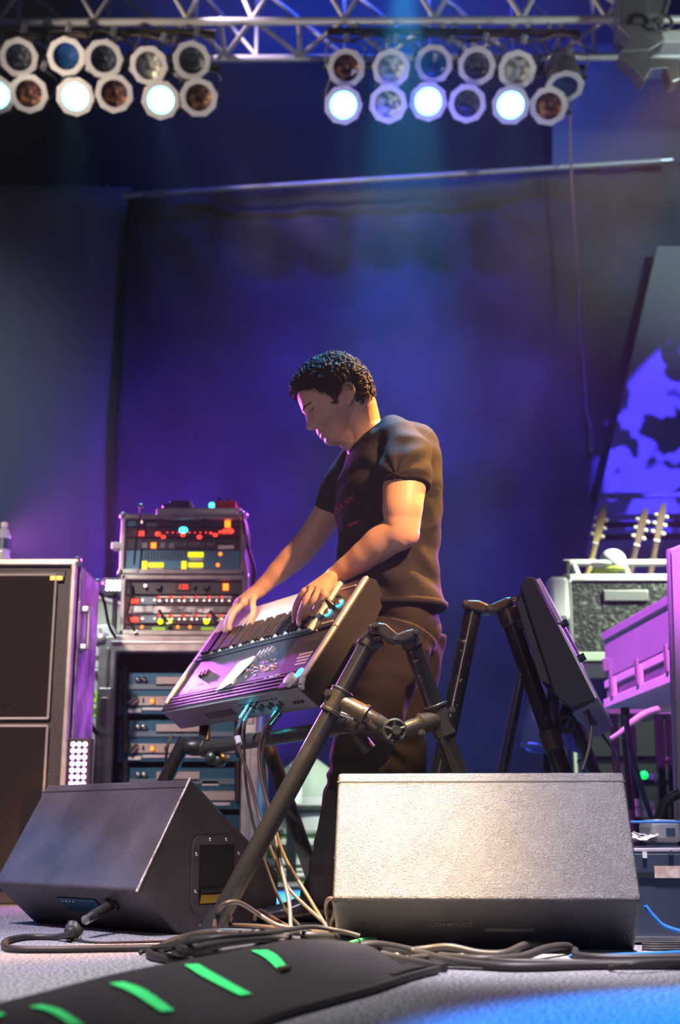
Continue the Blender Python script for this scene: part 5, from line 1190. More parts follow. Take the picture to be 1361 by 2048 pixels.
hem = [onmat(x, y) if False else matp(u_, 1.0, 0.004) for u_, x, y in [(k/40, 0, 0) for k in range(41)]]
MB().loft([(p, 0.007) for p in hem], 8).build('bound_edge', 'rubber', t, smooth=True)
for e, (L_, R_) in enumerate(((((-12, 2032), (-6, 2040)), ((2, 2031), (10, 2036))),
   (((58, 2019), (100, 2030), (140, 2056)), ((84, 2016), (124, 2027), (168, 2056))),
   (((219, 1972), (262, 1990), (322, 2029)), ((246, 1969), (290, 1985), (349, 2027))),
   (((368, 1934), (410, 1960), (480, 1996)), ((396, 1932), (430, 1952), (504, 1993))),
   (((502, 1905), (530, 1920), (556, 1944)), ((536, 1904), (556, 1916), (576, 1940))))):
    A_ = spline([V3(*p, 0) for p in L_], 8); B_ = spline([V3(*p, 0) for p in R_], 8)
    def tp(u, v):
        a_ = lerpl(A_, u); b_ = lerpl(B_, u); q = a_.lerp(b_, v); return onmat(q.x, q.y, 0.003)
    o2 = MB().grid(tp, 24, 6).build('tape_strip', 'tape_green', t, smooth='all'); o2.modifiers.new('thick', 'SOLIDIFY').thickness = 0.001
p0_, p1_ = onmat(557, 1946, 0.005), onmat(578, 1941, 0.005); MB().cyl(p0_, p1_, 0.005, 8).build('tape_end_roll', 'rubber_tan', t, smooth=True)

# ------------------------------------------------------------------ floor cables
def fc(pts, r, m, lab, z=None):
    P = []
    for q in pts:
        zz = (q[2] if len(q) > 2 else 0) + r*1.02
        P.append(atz(q[0], q[1], zz))
    o = MB().loft([(p, r) for p in spline(P, 10)], 10).build('floor_cable', m, smooth=True); return tag(o, lab, 'cable')
fc(((142, 1868, .012), (110, 1874), (55, 1874), (18, 1880), (8, 1890), (28, 1898), (110, 1899), (220, 1897), (330, 1895), (400, 1890)), .0075, 'rubber', 'thick black cable looping from the tape lump below the left monitor')
fc(((120, 1872, .004), (180, 1884), (260, 1884), (340, 1882), (420, 1882)), .003, 'rubber', 'thin wire running straight from under the left monitor')
import itertools
coil = ['outermost thick coil of the cable heap at the foot of the bright stand leg', 'second thick coil inside the cable heap', 'third thick coil of the cable heap, curving up behind', 'flat wide loop along the front of the cable heap', 'thick loop at the right end of the cable heap before the mat', 'inner small loop of the cable heap by the leg foot']
fc(((700, 1880, .01), (640, 1872, .03), (560, 1872, .03), (480, 1886, .02), (400, 1908, .01), (335, 1914), (316, 1906), (330, 1892), (380, 1880, .01), (430, 1870, .02)), .0085, 'rubber', coil[0])
fc(((650, 1888, .01), (600, 1884, .02), (520, 1892, .02), (440, 1904, .01), (360, 1918), (316, 1908), (322, 1894, .01), (360, 1878, .02), (400, 1868, .02), (450, 1864, .02), (520, 1866, .02)), .0085, 'rubber', coil[1])
fc(((600, 1880, .03), (540, 1876, .035), (460, 1884, .035), (390, 1896, .03), (360, 1892, .03), (380, 1874, .03), (430, 1866, .03), (480, 1868, .03)), .008, 'rubber', coil[2])
fc(((620, 1892, .0), (540, 1900, .0), (450, 1912), (380, 1919), (330, 1917), (300, 1908), (320, 1896), (420, 1888)), .009, 'rubber', coil[3])
fc(((560, 1890, .02), (580, 1876, .03), (604, 1868, .03), (622, 1880, .02), (634, 1896, .0)), .010, 'rubber', coil[4])
fc(((520, 1878, .03), (450, 1880, .03), (400, 1884, .04), (372, 1890, .03), (350, 1900, .02), (370, 1906, .02), (420, 1898, .02)), .0075, 'rubber', coil[5])
fc(((280, 1906), (300, 1898, .01), (360, 1886, .04), (440, 1874, .055), (540, 1866, .055), (620, 1854, .05), (680, 1862, .04), (720, 1872, .03)), .005, 'rubber', 'thin dark cable lying across the top of the cable heap')
fc(((430, 1856, .03), (432, 1830, .05), (450, 1808, .09), (480, 1806, .09), (520, 1830, .06), (560, 1852, .04), (620, 1860, .03)), .005, 'rubber_tan', 'thin lead arching over beside the bright stand leg foot')
fc(((510, 1838, .03), (516, 1822, .04), (530, 1824, .04), (556, 1842, .03), (600, 1860, .02), (690, 1866, .02)), .005, 'rubber_tan', 'short tan loop rising in front of the black shoe')
fc(((664, 1868, .02), (656, 1838, .05), (652, 1812, .08), (658, 1798, .10), (668, 1802, .10), (670, 1826, .06), (660, 1848, .03), (652, 1866, .01)), .0045, 'rubber_tan', 'yellow-lit small upright loop beside the big monitor')
fc(((400, 1852, .02), (480, 1850, .03), (560, 1856, .03), (640, 1862, .02), (680, 1866, .02)), .0045, 'rubber_tan', 'tan lead running behind the cable heap')
o = MB().cyl(atz(357, 1912, .012), atz(372, 1914, .012), 0.011).build('tape_band', 'white', smooth=True); tag(o, 'white tape band on the coil at the front of the cable heap', 'tape')
o = MB().box(atz(672, 1886, .012), (0.03, 0.02, 0.012)).build('cable_connector', 'white', bevel=0.003); tag(o, 'small cream connector lying between the mat and the big monitor', 'connector')
# cables right of the mat, in front of the big monitor
fc(((700, 1886, .02), (740, 1878, .02), (800, 1882), (900, 1888), (1000, 1892), (1060, 1893)), .004, 'rubber_green', 'thin green-lit cable along the foot of the big monitor')
fc(((720, 1892, .02), (760, 1890, .02), (830, 1903), (900, 1922), (980, 1932), (1060, 1934), (1200, 1930), (1400, 1930)), .0085, 'rubber', 'thick blue-lit cable sweeping right in front of the big monitor')
fc(((740, 1900, .01), (790, 1915), (860, 1930), (890, 1936)), .008, 'rubber', 'thick brown cable coming out beside the mat corner')
fc(((800, 1905), (850, 1898, .005), (900, 1894, .01), (960, 1906), (1010, 1906), (1050, 1890, .01), (1080, 1888, .01), (1090, 1900)), .0075, 'rubber', 'cable making the left hump in front of the big monitor')
fc(((880, 1912), (960, 1918), (1040, 1914), (1090, 1898, .01), (1130, 1892, .01), (1150, 1900), (1160, 1912), (1250, 1916), (1400, 1914)), .0080, 'rubber', 'cable making the right hump in front of the big monitor')
fc(((820, 1916), (900, 1912), (1000, 1922), (1100, 1924), (1230, 1925), (1400, 1922)), .006, 'rubber', 'flat dark cable between the thick ones at the big monitor')
fc(((1220, 1936), (1260, 1930, .01), (1320, 1924, .012), (1400, 1922, .01)), .005, 'rubber', 'thin dark cable crossing over the others at lower right')
fc(((1140, 1912), (1240, 1910), (1400, 1903)), .004, 'rubber_blue', 'bright blue-lit thin cable at the lower right')
fc(((860, 1938), (900, 1936), (1000, 1939), (1120, 1938)), .003, 'rubber', 'thin wire nearest to us in front of the big monitor')
for k, y in enumerate((1888, 1893, 1898)):
    fc(((1285, y), (1320, y+1), (1400, y)), .003, 'rubber', ['farthest of the three parallel wires right of the big monitor', 'middle of the three parallel wires right of the big monitor', 'nearest of the three parallel wires right of the big monitor'][k])
# ------------------------------------------------------------------ the musician
YP = 3.66
person = thing('person', 'dark-haired man in a black t-shirt bending over the keyboard, hands on its keys', 'person', (at(700, 1800, 3.5).x, 3.6, 0))
YH0 = YP - 0.02
ZO = (560, 690); ZK = 5.917
def hz(x, y): return at(ZO[0] + x/ZK, ZO[1] + y/ZK, YH0)       # crop coordinates of the head close-up -> place (profile plane)
HT = math.radians(28)
Hf = V3(-math.cos(HT), 0, -math.sin(HT)); Hu = V3(-math.sin(HT), 0, math.cos(HT)); Hl = V3(0, -1, 0)
HO = hz(700, 640); HS = (hz(1200, 640) - hz(200, 640)).length/1000
# turn the head very slightly towards us
Rz = Matrix.Rotation(math.radians(4), 3, 'Z'); Hf2 = Rz @ Hf; Hl2 = Rz @ Hl
def HP(u, v, y): return HO + (Hf2*u + Hu*v + Hl2*y)*HS
itp = lambda L: (lambda v: float(np.interp(v, [a for a, b in sorted(L)], [b for a, b in sorted(L)])))
front = itp([(505,-40),(500,60),(483,163),(440,260),(380,342),(283,412),(200,436),(120,446),(70,452),(45,452),(15,440),(-60,428),(-110,424),(-160,420),(-199,424),(-235,420),(-262,428),(-284,428),(-298,414),(-306,413),(-322,422),(-337,416),(-356,392),(-380,392),(-405,398),(-440,380),(-480,330),(-512,220),(-520,120)])
nose = itp([(60,0),(30,2),(0,12),(-30,26),(-60,42),(-90,58),(-120,74),(-145,88),(-165,90),(-182,74),(-194,40),(-203,14),(-212,2),(-220,0)])
back = itp([(505,-60),(500,-80),(470,-190),(400,-290),(300,-350),(200,-380),(100,-390),(0,-380),(-100,-345),(-165,-300),(-220,-200),(-260,-100),(-330,0),(-400,80),(-450,130),(-512,190),(-520,110)])
halfw = itp([(505,8),(500,60),(470,150),(400,222),(300,268),(200,288),(100,292),(0,282),(-100,262),(-200,246),(-280,224),(-350,190),(-400,160),(-450,128),(-500,80),(-512,40),(-520,5)])
def gs(x, s): return math.exp(-(x/s)**2)
def head_pt(v, th, off=0.0):
    uf, ub, w = front(v), back(v), halfw(v)
    uc = ub + (uf-ub)*0.52
    c, s = math.cos(th), math.sin(th)
    e = 0.78 if c > 0 else 0.95
    x = math.copysign(abs(c)**e, c); y = math.copysign(abs(s)**0.86, s)
    u = uc + ((uf-uc) if c > 0 else (uc-ub))*x; yy = w*y
    if c > 0:
        ay = abs(yy)
        # narrowing of the muzzle so the profile stands proud
        u += nose(v)*gs(yy, 30 + 26*gs(v+165, 60))
        u += 16*gs(v+180, 24)*gs(ay-46, 20)            # nostril wings
        u -= 40*gs(v-2, 52)*gs(ay-135, 62)*min(1, ay/60)   # eye sockets
        u += 26*gs(v+4, 30)*gs(ay-142, 46)             # lidded eyeball
        u -= 7*gs(v+10, 5)*gs(ay-142, 50)              # closed lid line
        u += 12*gs(v-52, 20)*gs(ay-100, 70)            # brow ridge
        u += 14*gs(v+120, 60)*gs(ay-170, 60)           # cheek bone
        u -= 12*gs(v+300, 9)*gs(ay, 85)                # mouth line
        u -= 10*gs(v+250, 22)*gs(ay, 12)
        u -= 10*gs(v+240, 60)*gs(ay-105, 22)           # fold beside the mouth
    q = HP(u, v, yy)
    if off:
        d = V3(0, 0, 0) + Hf2*((u-uc)/max(60, (uf-ub)/2)) + Hl2*(yy/max(40, w)) + Hu*(max(0, (v-150))/350)
        q = q + d.normalized()*off*HS
    return q
body = MB()
NV, NT = 150, 120
vs = [ -520 + 1025*(k/NV) for k in range(NV+1)]
body.rings([[head_pt(v, 2*PI*j/NT) for j in range(NT)] for v in vs])
# ear (near side and far side): rim, bowl, lobe
for sd in (1, -1):
    ew = 268*sd
    def EP(x, y, o=0): 
        d = hz(x, y) - HO; return HP(d.dot(Hf2)/HS, d.dot(Hu)/HS, ew + o*sd)
    rim = [EP(712, 640, 10), EP(722, 590, 24), EP(755, 556, 34), EP(800, 552, 44), EP(842, 590, 52), (EP(854, 650, 54)), EP(842, 710, 44), EP(820, 750, 34), EP(800, 785, 26), EP(775, 790, 16), EP(765, 760, 10)]
    body.loft([(p, 0.0040) for p in spline(rim, 5)], 10)
    body.loft([(EP(775, 620, 0), 0.010), (EP(790, 660, 14), 0.013), (EP(785, 720, 12), 0.010), (EP(782, 770, 8), 0.006)], 14)
    body.sphere(EP(785, 775, 16), 0.0085, 14, (0.8, 0.5, 1.2))
    body.loft([(EP(800, 590, 20), 0.0030), (EP(815, 640, 26), 0.0036), (EP(800, 690, 24), 0.0036), (EP(770, 700, 18), 0.0030)], 8)
    body.sphere(EP(735, 690, 10), 0.007, 12)
# neck and throat
nk0, nk1, nk2 = HP(-170, -110, 0), at(724, 858, YP), at(752, 905, YP+0.01)
body.loft([(nk0, (0.060, 0.056)), (nk0.lerp(nk1, .5), (0.062, 0.058)), (nk1, (0.064, 0.064)), (nk2, (0.085, 0.078)), (at(775, 960, YP+0.01), (0.11, 0.085))], 28)
body.sphere(HP(250, -500, 0).lerp(nk1, 0.42), 0.040, 16)
body.sphere(at(716, 872, YP-0.02), 0.028, 14, (0.8, 0.8, 1.3))
# slim trunk and legs under the clothes keep the body in one piece
body.loft([(at(775, 950, YP+.01), (0.12, 0.08)), (at(785, 1050, YP+.01), (0.11, 0.085)), (at(790, 1150, YP), (0.105, 0.085)), (at(806, 1235, YP), (0.085, 0.11))], 20)
LEG = {  # joints: hip, knee, ankle
 'near': (at(800, 1262, YP-0.10), at(724, 1500, YP-0.16), at(652, 1785, YP-0.20)),
 'far': (at(822, 1262, YP+0.10), at(800, 1500, YP+0.16), at(845, 1770, YP+0.22))}
for k, (h, kn, an) in LEG.items():
    body.loft([(h, 0.072), (kn, 0.048), (an, 0.036)], 16)
# arms
shN = at(812, 905, YP-0.155); shF = at(706, 938, YP+0.165)
hN = K.px(606, 1232, 0.02)             # finger area of the near hand, on the keys
wrN = at(664, 1156, hN.y + 0.045)
elN = at(802, 1062, YP-0.20)
def arm(secs, n=22): body.loft([(p, r) for p, r in secs], n)
up = [shN, at(810, 960, YP-0.18), at(806, 1010, YP-0.20), elN]
def limb(ctrl):      # smooth tapered limb through bent joints
    P = spline([c[0] for c in ctrl], 6); R = []
    for i in range(len(ctrl)-1):
        for k in range(6):
            f = k/6; f = f*f*(3-2*f); R.append(ctrl[i][1]*(1-f) + ctrl[i+1][1]*f)
    R.append(ctrl[-1][1]); body.loft(list(zip(P, [(r, r*0.92) for r in R])), 26)
e2w = wrN - elN
limb([(shN, 0.066), (up[1], 0.0640), (up[2], 0.0590), (at(805, 1043, YP-.20), 0.0535), (elN + V3(0, 0, -.004), 0.0500), (elN + e2w*.13 + V3(0, 0, .002), 0.0500), (elN + e2w*.28 + V3(-.002, 0, .003), 0.0500), (elN + e2w*.5, 0.0440), (elN + e2w*.74, 0.0345), (elN + e2w*.93, 0.0285), (wrN, 0.0275)])
body.sphere(elN + V3(0.012, 0, -0.006), 0.043, 18)
# far arm
hF = K.px(470, 1262, 0.02)
wrF = at(519, 1180, hF.y - 0.02); elF = at(602, 1102, YP+0.21)
e2w = wrF - elF
limb([(shF, 0.056), (at(676, 990, YP+.19), 0.053), (at(648, 1040, YP+.20), 0.050), (at(622, 1078, YP+.205), 0.047), (elF, 0.0465), (elF + e2w*.2, 0.0455), (elF + e2w*.5, 0.0385), (elF + e2w*.8, 0.029), (wrF, 0.026)])
# hands
FR = (0.0092, 0.0085, 0.0080, 0.0070)
def finger(pts, r0):
    P = [Vector(p) for p in pts]; sec = []
    q = spline(P, 6); n = len(q)
    for i, p in enumerate(q):
        f = i/(n-1); r = r0*(1.06 - 0.26*f) + r0*0.10*sum(gs(f-kk, 0.07) for kk in (0.36, 0.68))
        sec.append((p, r))
    body.loft(sec[:-1] + [(q[-1], r0*0.62)], 12)
    body.sphere(q[-2], r0*0.80, 12)
nails = []
def KP(x, y, c): return K.px(x, y, c)
nN = K.n
# near hand: wrist -> knuckles -> tips, the tips rest on the keys
MC = [KP(611, 1184, .085), KP(624, 1182, .082), KP(637, 1184, .074), KP(650, 1190, .062)]
PI_ = [KP(594, 1206, .072), KP(607, 1212, .074), KP(621, 1211, .066), KP(636, 1209, .052)]
DI = [KP(590, 1227, .042), KP(600, 1234, .044), KP(614, 1226, .040), KP(630, 1220, .034)]
TI = [KP(589, 1243, .022), KP(598, 1250, .034), KP(611, 1237, .026), KP(625, 1230, .024)]
def palm(wr, mc, th):
    # webbed palm: cross sections from the wrist to the knuckle row
    a, b = mc[0], mc[-1]; mid = (mc[0]+mc[1]+mc[2]+mc[3])/4; ax = (b-a).normalized(); w = (b-a).length/2 + 0.008
    f = (mid-wr).normalized(); nn = ax.cross(f).normalized()
    rg = []
    for k in range(9):
        s = k/8; c = wr.lerp(mid, s); hw = 0.027 + (w-0.027)*min(1, s*1.25); hh = 0.0245 - 0.0060*s
        rg.append([c + ax*hw*math.copysign(abs(math.cos(t_))**.8, math.cos(t_)) + nn*hh*math.sin(t_) for t_ in [2*PI*j/24 for j in range(24)]])
    body.rings(rg)
    for p in mc: body.sphere(p, 0.0140, 12)
    return ax, nn
palm(wrN, MC, None)
for i in range(4): finger([wrN.lerp(MC[i], 0.55), MC[i], PI_[i], DI[i], TI[i]], FR[i]+.0012)
finger([wrN.lerp(MC[0], .25), wrN.lerp(MC[0], .55) + V3(-.012, .03, -.02), KP(604, 1214, .045) + V3(-.01, .045, 0), KP(590, 1228, .022) + V3(-.01, .05, 0)], 0.0105)
# far hand, spread, thumb nearest to us
MCf = [KP(486, 1212, .085), KP(478, 1206, .092), KP(472, 1206, .090), KP(468, 1210, .082)]
MCf = [at(488, 1206, hF.y-.035), at(481, 1204, hF.y-.012), at(476, 1207, hF.y+.012), at(473, 1212, hF.y+.034)]
PIf = [at(470, 1224, hF.y-.045), at(464, 1222, hF.y-.015), at(460, 1226, hF.y+.015), at(461, 1232, hF.y+.042)]
DIf = [at(461, 1243, hF.y-.045), at(455, 1242, hF.y-.015), at(452, 1246, hF.y+.015), at(455, 1250, hF.y+.042)]
TIf = [at(459, 1260, hF.y-.040), at(453, 1262, hF.y-.012), at(449, 1264, hF.y+.012), at(453, 1264, hF.y+.036)]
palm(wrF, MCf, None)
for i in range(4): finger([wrF.lerp(MCf[i], 0.55), MCf[i], PIf[i], DIf[i], TIf[i]], FR[i])
finger([wrF.lerp(MCf[0], .2), at(506, 1205, hF.y-.05), at(507, 1224, hF.y-.065), at(501, 1242, hF.y-.065), at(496, 1257, hF.y-.06)], 0.0105)
bo = body.build('body', 'skin', person); remesh(bo, 0.0028, 5, 0.5)
ca = bo.data.color_attributes.new('tone', 'FLOAT_COLOR', 'POINT'); cols = []
for v in bo.data.vertices:
    d = v.co - HO; u_, v_, y_ = d.dot(Hf2)/HS, d.dot(Hu)/HS, d.dot(Hl2)/HS
    c = [1.0, 1.0, 1.0]
    if d.length < 0.24:
        st = max(0, min(1, (-150 - v_ + (u_-250)*-0.25)/110))*max(0, min(1, (u_+10)/90))*gs(max(0, -(v_+520)), 60)
        st *= 0.75 + 0.5*noise.noise(v.co*260)
        c = [1-.42*st, 1-.38*st, 1-.30*st]
        lp = gs(v_+300, 34)*gs(y_, 70)*max(0, min(1, (u_-340)/50)); c = [c[0]*(1-.08*lp), c[1]*(1-.42*lp), c[2]*(1-.36*lp)]
        ns = gs(v_+205, 12)*gs(abs(y_)-34, 16)*max(0, min(1, (u_-400)/30)); c = [k*(1-.75*ns) for k in c]  # nostril shade painted into the skin tone
    cols += c + [1.0]
ca.data.foreach_set('color', cols)
# nails on the near hand
for i in range(4):
    d_ = (TI[i]-DI[i]).normalized(); nn = (Vector((0, -1, 0.4)) - d_*Vector((0, -1, 0.4)).dot(d_)).normalized(); s_ = d_.cross(nn)
    c_ = TI[i] + nn*(FR[i]*0.74) - d_*0.002
    MB().sphere(c_, 1.0, 12, (0.0046, 0.0065, 0.0018), Matrix((s_, d_, nn)).transposed()).build('fingernail', 'nail', person, smooth=True)
rp = MC[2].lerp(PI_[2], 0.62); MB().torus(rp, (PI_[2]-MC[2]), 0.0098, 0.0020, 24, 8).build('finger_ring', 'steel', person, smooth=True)
# brows, closed lashes, beard shadow is skin
for sd in (1, -1):
    pts = []
    for k in range(9):
        f = k/8; yy = 55 + 160*f; v = 50 + 16*math.sin(f*PI*0.8) - 14*f
        best_ = min(((abs(head_pt(v, th).__sub__(HO).dot(Hl2)/HS - sd*yy), th) for th in [sd*(0.02 + 1.35*i/60) for i in range(60)]))[1]
        pts.append(head_pt(v, best_) + Hf2*0.0012)
    MB().loft([(p, 0.0030 - 0.0016*abs(i/len(pts)-.35)) for i, p in enumerate(pts)], 8).build('eyebrow', 'brow', person, smooth=True)
    pts = []
    for k in range(9):
        f = k/8; yy = 100 + 95*f; v = -12 - 10*math.sin(f*PI)
        best_ = min(((abs(head_pt(v, th).__sub__(HO).dot(Hl2)/HS - sd*yy), th) for th in [sd*(0.02 + 1.35*i/60) for i in range(60)]))[1]
        pts.append(head_pt(v, best_) + Hf2*0.0010)
    MB().loft([(p, 0.0014) for p in pts], 6).build('eyelashes', 'brow', person, smooth=True)
pts = []
for k in range(9):
    yy = -62 + 124*k/8; v = -300 - 4*abs(yy)/60
    th = min(((abs(head_pt(v, th).__sub__(HO).dot(Hl2)/HS - yy), th) for th in [-1.0 + 2.0*i/80 for i in range(81)]))[1]
    pts.append(head_pt(v, th) - Hf2*0.0004)
M['lip'] = mat('lip_shadow', (0.30, 0.12, 0.10), 0.6)
MB().loft([(p, 0.0013) for p in pts], 6).build('mouth_line', 'lip', person, smooth=True)

# hair: a cap grown from the scalp outline plus many short curls
hp = [(60,470),(120,560),(205,575),(330,600),(400,600),(470,640),(560,680),(620,740),(650,800),(668,790),(680,700),(716,620),(745,565),(800,530),(850,560),(880,640),(868,720),(900,750),(960,770),(1040,785),(1120,775),(1200,740),(1400,400),(1000,-100),(400,-100),(0,200)]
def inpoly(x, y):
    r = False; n = len(hp)
    for i in range(n):
        (x1, y1), (x2, y2) = hp[i], hp[(i+1) % n]
        if (y1 > y) != (y2 > y) and x < (x2-x1)*(y-y1)/(y2-y1)+x1: r = not r
    return r
def pxz(p):
    q = p - CAMP; fw = q.y*CP + q.z*SP; return ((680.5 + F_PX*q.x/fw - ZO[0])*ZK, (1024 - F_PX*(q.z*CP - q.y*SP)/fw - ZO[1])*ZK)
def flat(p): # side-view crop coordinates ignoring lateral offset
    d = p - HO; lat = d.dot(Hl2); return pxz(p - Hl2*lat)
def edge_dist(x, y):
    m_ = 1e9
    for i in range(20):
        (x1, y1), (x2, y2) = hp[i], hp[i+1]; L2_ = (x2-x1)**2+(y2-y1)**2; tt = max(0, min(1, ((x-x1)*(x2-x1)+(y-y1)*(y2-y1))/L2_))
        m_ = min(m_, math.hypot(x-x1-tt*(x2-x1), y-y1-tt*(y2-y1)))
    return m_
hb = MB(); nv, nt = 90, 120; vv = [-330 + 834*(k/nv) for k in range(nv+1)]
gridp = {}; centers = []
def hair_off(x, y, q):
    e = min(1, edge_dist(x, y)/90); return (6 + 46*e) + 10*noise.noise(q*55)*e + 7*noise.noise(q*120)*e
for i, v in enumerate(vv):
    for j in range(nt):
        b_ = head_pt(v, 2*PI*j/nt); x, y = flat(b_)
        ok = inpoly(x, y); o_ = hair_off(x, y, b_) if ok else -14
        gridp[i, j] = (hb.bm.verts.new(head_pt(v, 2*PI*j/nt, o_)), ok, b_)
for i in range(nv):
    for j in range(nt):
        q = [gridp[i, j], gridp[i, (j+1) % nt], gridp[i+1, (j+1) % nt], gridp[i+1, j]]
        if sum(a[1] for a in q) >= 1:
            hb.bm.faces.new([a[0] for a in q])
            if all(a[1] for a in q): centers.append((q[0][0].co.copy(), q[0][2].copy()))
topv = hb.bm.verts.new(HP(-20, 555, 0))
for j in range(nt): hb.bm.faces.new((gridp[nv, j][0], gridp[nv, (j+1) % nt][0], topv))
bmesh.ops.delete(hb.bm, geom=[v for v in hb.bm.verts if not v.link_faces], context='VERTS')
rh = random.Random(5)
for k in range(3600):
    c_, b_ = centers[rh.randrange(len(centers))]
    x, y = flat(b_); e = min(1, edge_dist(x, y)/80)
    nn = (c_ - HO - Hf2*0.0 ).normalized(); tn = V3(rh.gauss(0, 1), rh.gauss(0, 1), rh.gauss(0, 1)); tn = (tn - nn*tn.dot(nn)).normalized()
    tn = (tn + V3(-0.3, 0, -0.6)*0.7).normalized(); L_ = (0.008 + 0.010*rh.random())*(0.5+0.6*e); s0 = c_ - nn*0.002
    P = [s0, s0 + nn*L_*0.55 + tn*L_*0.35, s0 + nn*L_*0.75 + tn*L_*1.0, s0 + nn*L_*0.45 + tn*L_*1.45]
    rr = 0.0019*(0.7+0.5*rh.random())
    hb.loft([(P[0], rr), (P[1], rr*1.1), (P[2], rr*0.85), (P[3], rr*0.25)], 5, cap=False)
hb.build('hair', 'hair', person, smooth='all')

# t-shirt
phi = math.radians(28)
LA = V3(-math.sin(phi)*-1, -math.cos(phi), 0)    # towards the near shoulder
LA = V3(math.sin(phi), -math.cos(phi), 0); DA = V3(-math.cos(phi), -math.sin(phi), 0)   # DA: chest direction
ts = MB()
secs = [ # y, xl, xr, half width across
 (872, 722, 850, .120), (892, 700, 868, .165), (925, 690, 877, .192), (960, 677, 880, .198), (990, 672, 880, .196), (1030, 674, 879, .186), (1075, 677, 876, .176),
 (1120, 682, 872, .168), (1160, 690, 874, .165), (1195, 698, 880, .168), (1224, 704, 886, .172)]
rg = []
for (y, xl, xr_, hw) in secs:
    A_, B_ = at(xl, y, YP), at(xr_, y, YP); e = (B_.x-A_.x)/2; c_ = (A_+B_)/2; c_.z = (A_.z+B_.z)/2 
    hd = math.sqrt(max(0.004, (e*e - (hw*math.sin(phi))**2)))/math.cos(phi)
    n_ = 64; r_i = []
    for k in range(n_):
        th = 2*PI*k/n_; q = c_ + LA*hw*math.copysign(abs(math.cos(th))**.9, math.cos(th)) + DA*hd*math.copysign(abs(math.sin(th))**.9, math.sin(th)); q.z = c_.z + (0.012 if y < 900 else 0)*math.cos(th)
        r_i.append(q)
    rg.append(r_i)
dense = []
for i in range(len(rg)-1):
    for k in range(6):
        t_ = k/6; a, b, c, d = rg[max(i-1, 0)], rg[i], rg[i+1], rg[min(i+2, len(rg)-1)]
        dense.append([0.5*((2*b[j]) + (c[j]-a[j])*t_ + (2*a[j]-5*b[j]+4*c[j]-d[j])*t_*t_ + (3*b[j]-a[j]-3*c[j]+d[j])*t_**3) for j in range(len(b))])
dense.append(rg[-1])
ts.rings(dense)
ncen = at(741, 872, YP)
# yoke from the collar ring down to the chest
def ringp(c, ax1, ax2, n=40): return [c + ax1*math.cos(2*PI*k/n) + ax2*math.sin(2*PI*k/n) for k in range(n)]
cf, cb_ = at(702, 900, YP-.012), at(777, 838, YP+.01)
cm = (cf+cb_)/2; a1 = (cb_-cf)/2*1.02; a2 = V3(0.012, -0.074, 0)
ts.rings([ringp(cm, a1, a2), ringp(cm + V3(.006, 0, -.020), a1*1.20, a2*1.35), ringp(cm + V3(.016, 0, -.050), a1*1.5, a2*1.9), ringp(cm + V3(.03, 0, -.10), a1*1.6, a2*2.1)])
# shoulders and sleeves
trapN = at(778, 862, YP-.07); trapF = at(728, 880, YP+.08)
ts.loft([(trapN, 0.052), (at(800, 878, YP-.12), 0.060), (shN + V3(.004, 0, -.004), 0.074), (at(812, 940, YP-.18), (0.078, 0.074)), (at(811, 968, YP-.185), (0.076, 0.072)), (at(811, 973, YP-.186), (0.072, 0.068))], 28)
ts.loft([(trapF, 0.048), (at(718, 905, YP+.12), 0.052), (shF, 0.064), (at(688, 970, YP+.18), 0.066), (at(664, 1024, YP+.195), 0.062), (at(662, 1030, YP+.196), 0.057)], 28)
ts.sphere(at(838, 905, YP-.02), 0.085, 20, (0.75, 1.3, 1.0))
to = ts.build('t_shirt', 'shirt', person); remesh(to, 0.0045, 9, 0.5)
# folds
me = to.data
nrm = [v.normal.copy() for v in me.vertices]
for v, n_ in zip(me.vertices, nrm):
    p = v.co
    d1 = (p - at(790, 965, YP-.17)); rr = d1.length; an_ = math.atan2(d1.z, d1.x)
    a_ = 0.0028*math.sin(an_*9 + 3*noise.noise(p*6))*math.exp(-((rr-.11)/.06)**2)      # pulls at the armpit
    zz = p.z
    a_ += 0.0045*math.sin(zz*62 + 5*p.x*6 + 3.5*noise.noise(p*9))*(0.25 + 0.9*math.exp(-((zz-(at(800,1170,YP).z))/.14)**2))*(0.6+0.6*noise.noise(p*5))
    a_ += 0.004*noise.noise(V3(p.x*9, p.y*9, p.z*22)) + 0.0035*(1-abs(noise.noise(V3(p.x*7 + p.z*5, p.y*7, p.z*11 - p.x*6)))*3.2)*(0.35 if zz > at(800,1000,YP).z else 0.9)
    v.co = p + n_*a_
me.update()
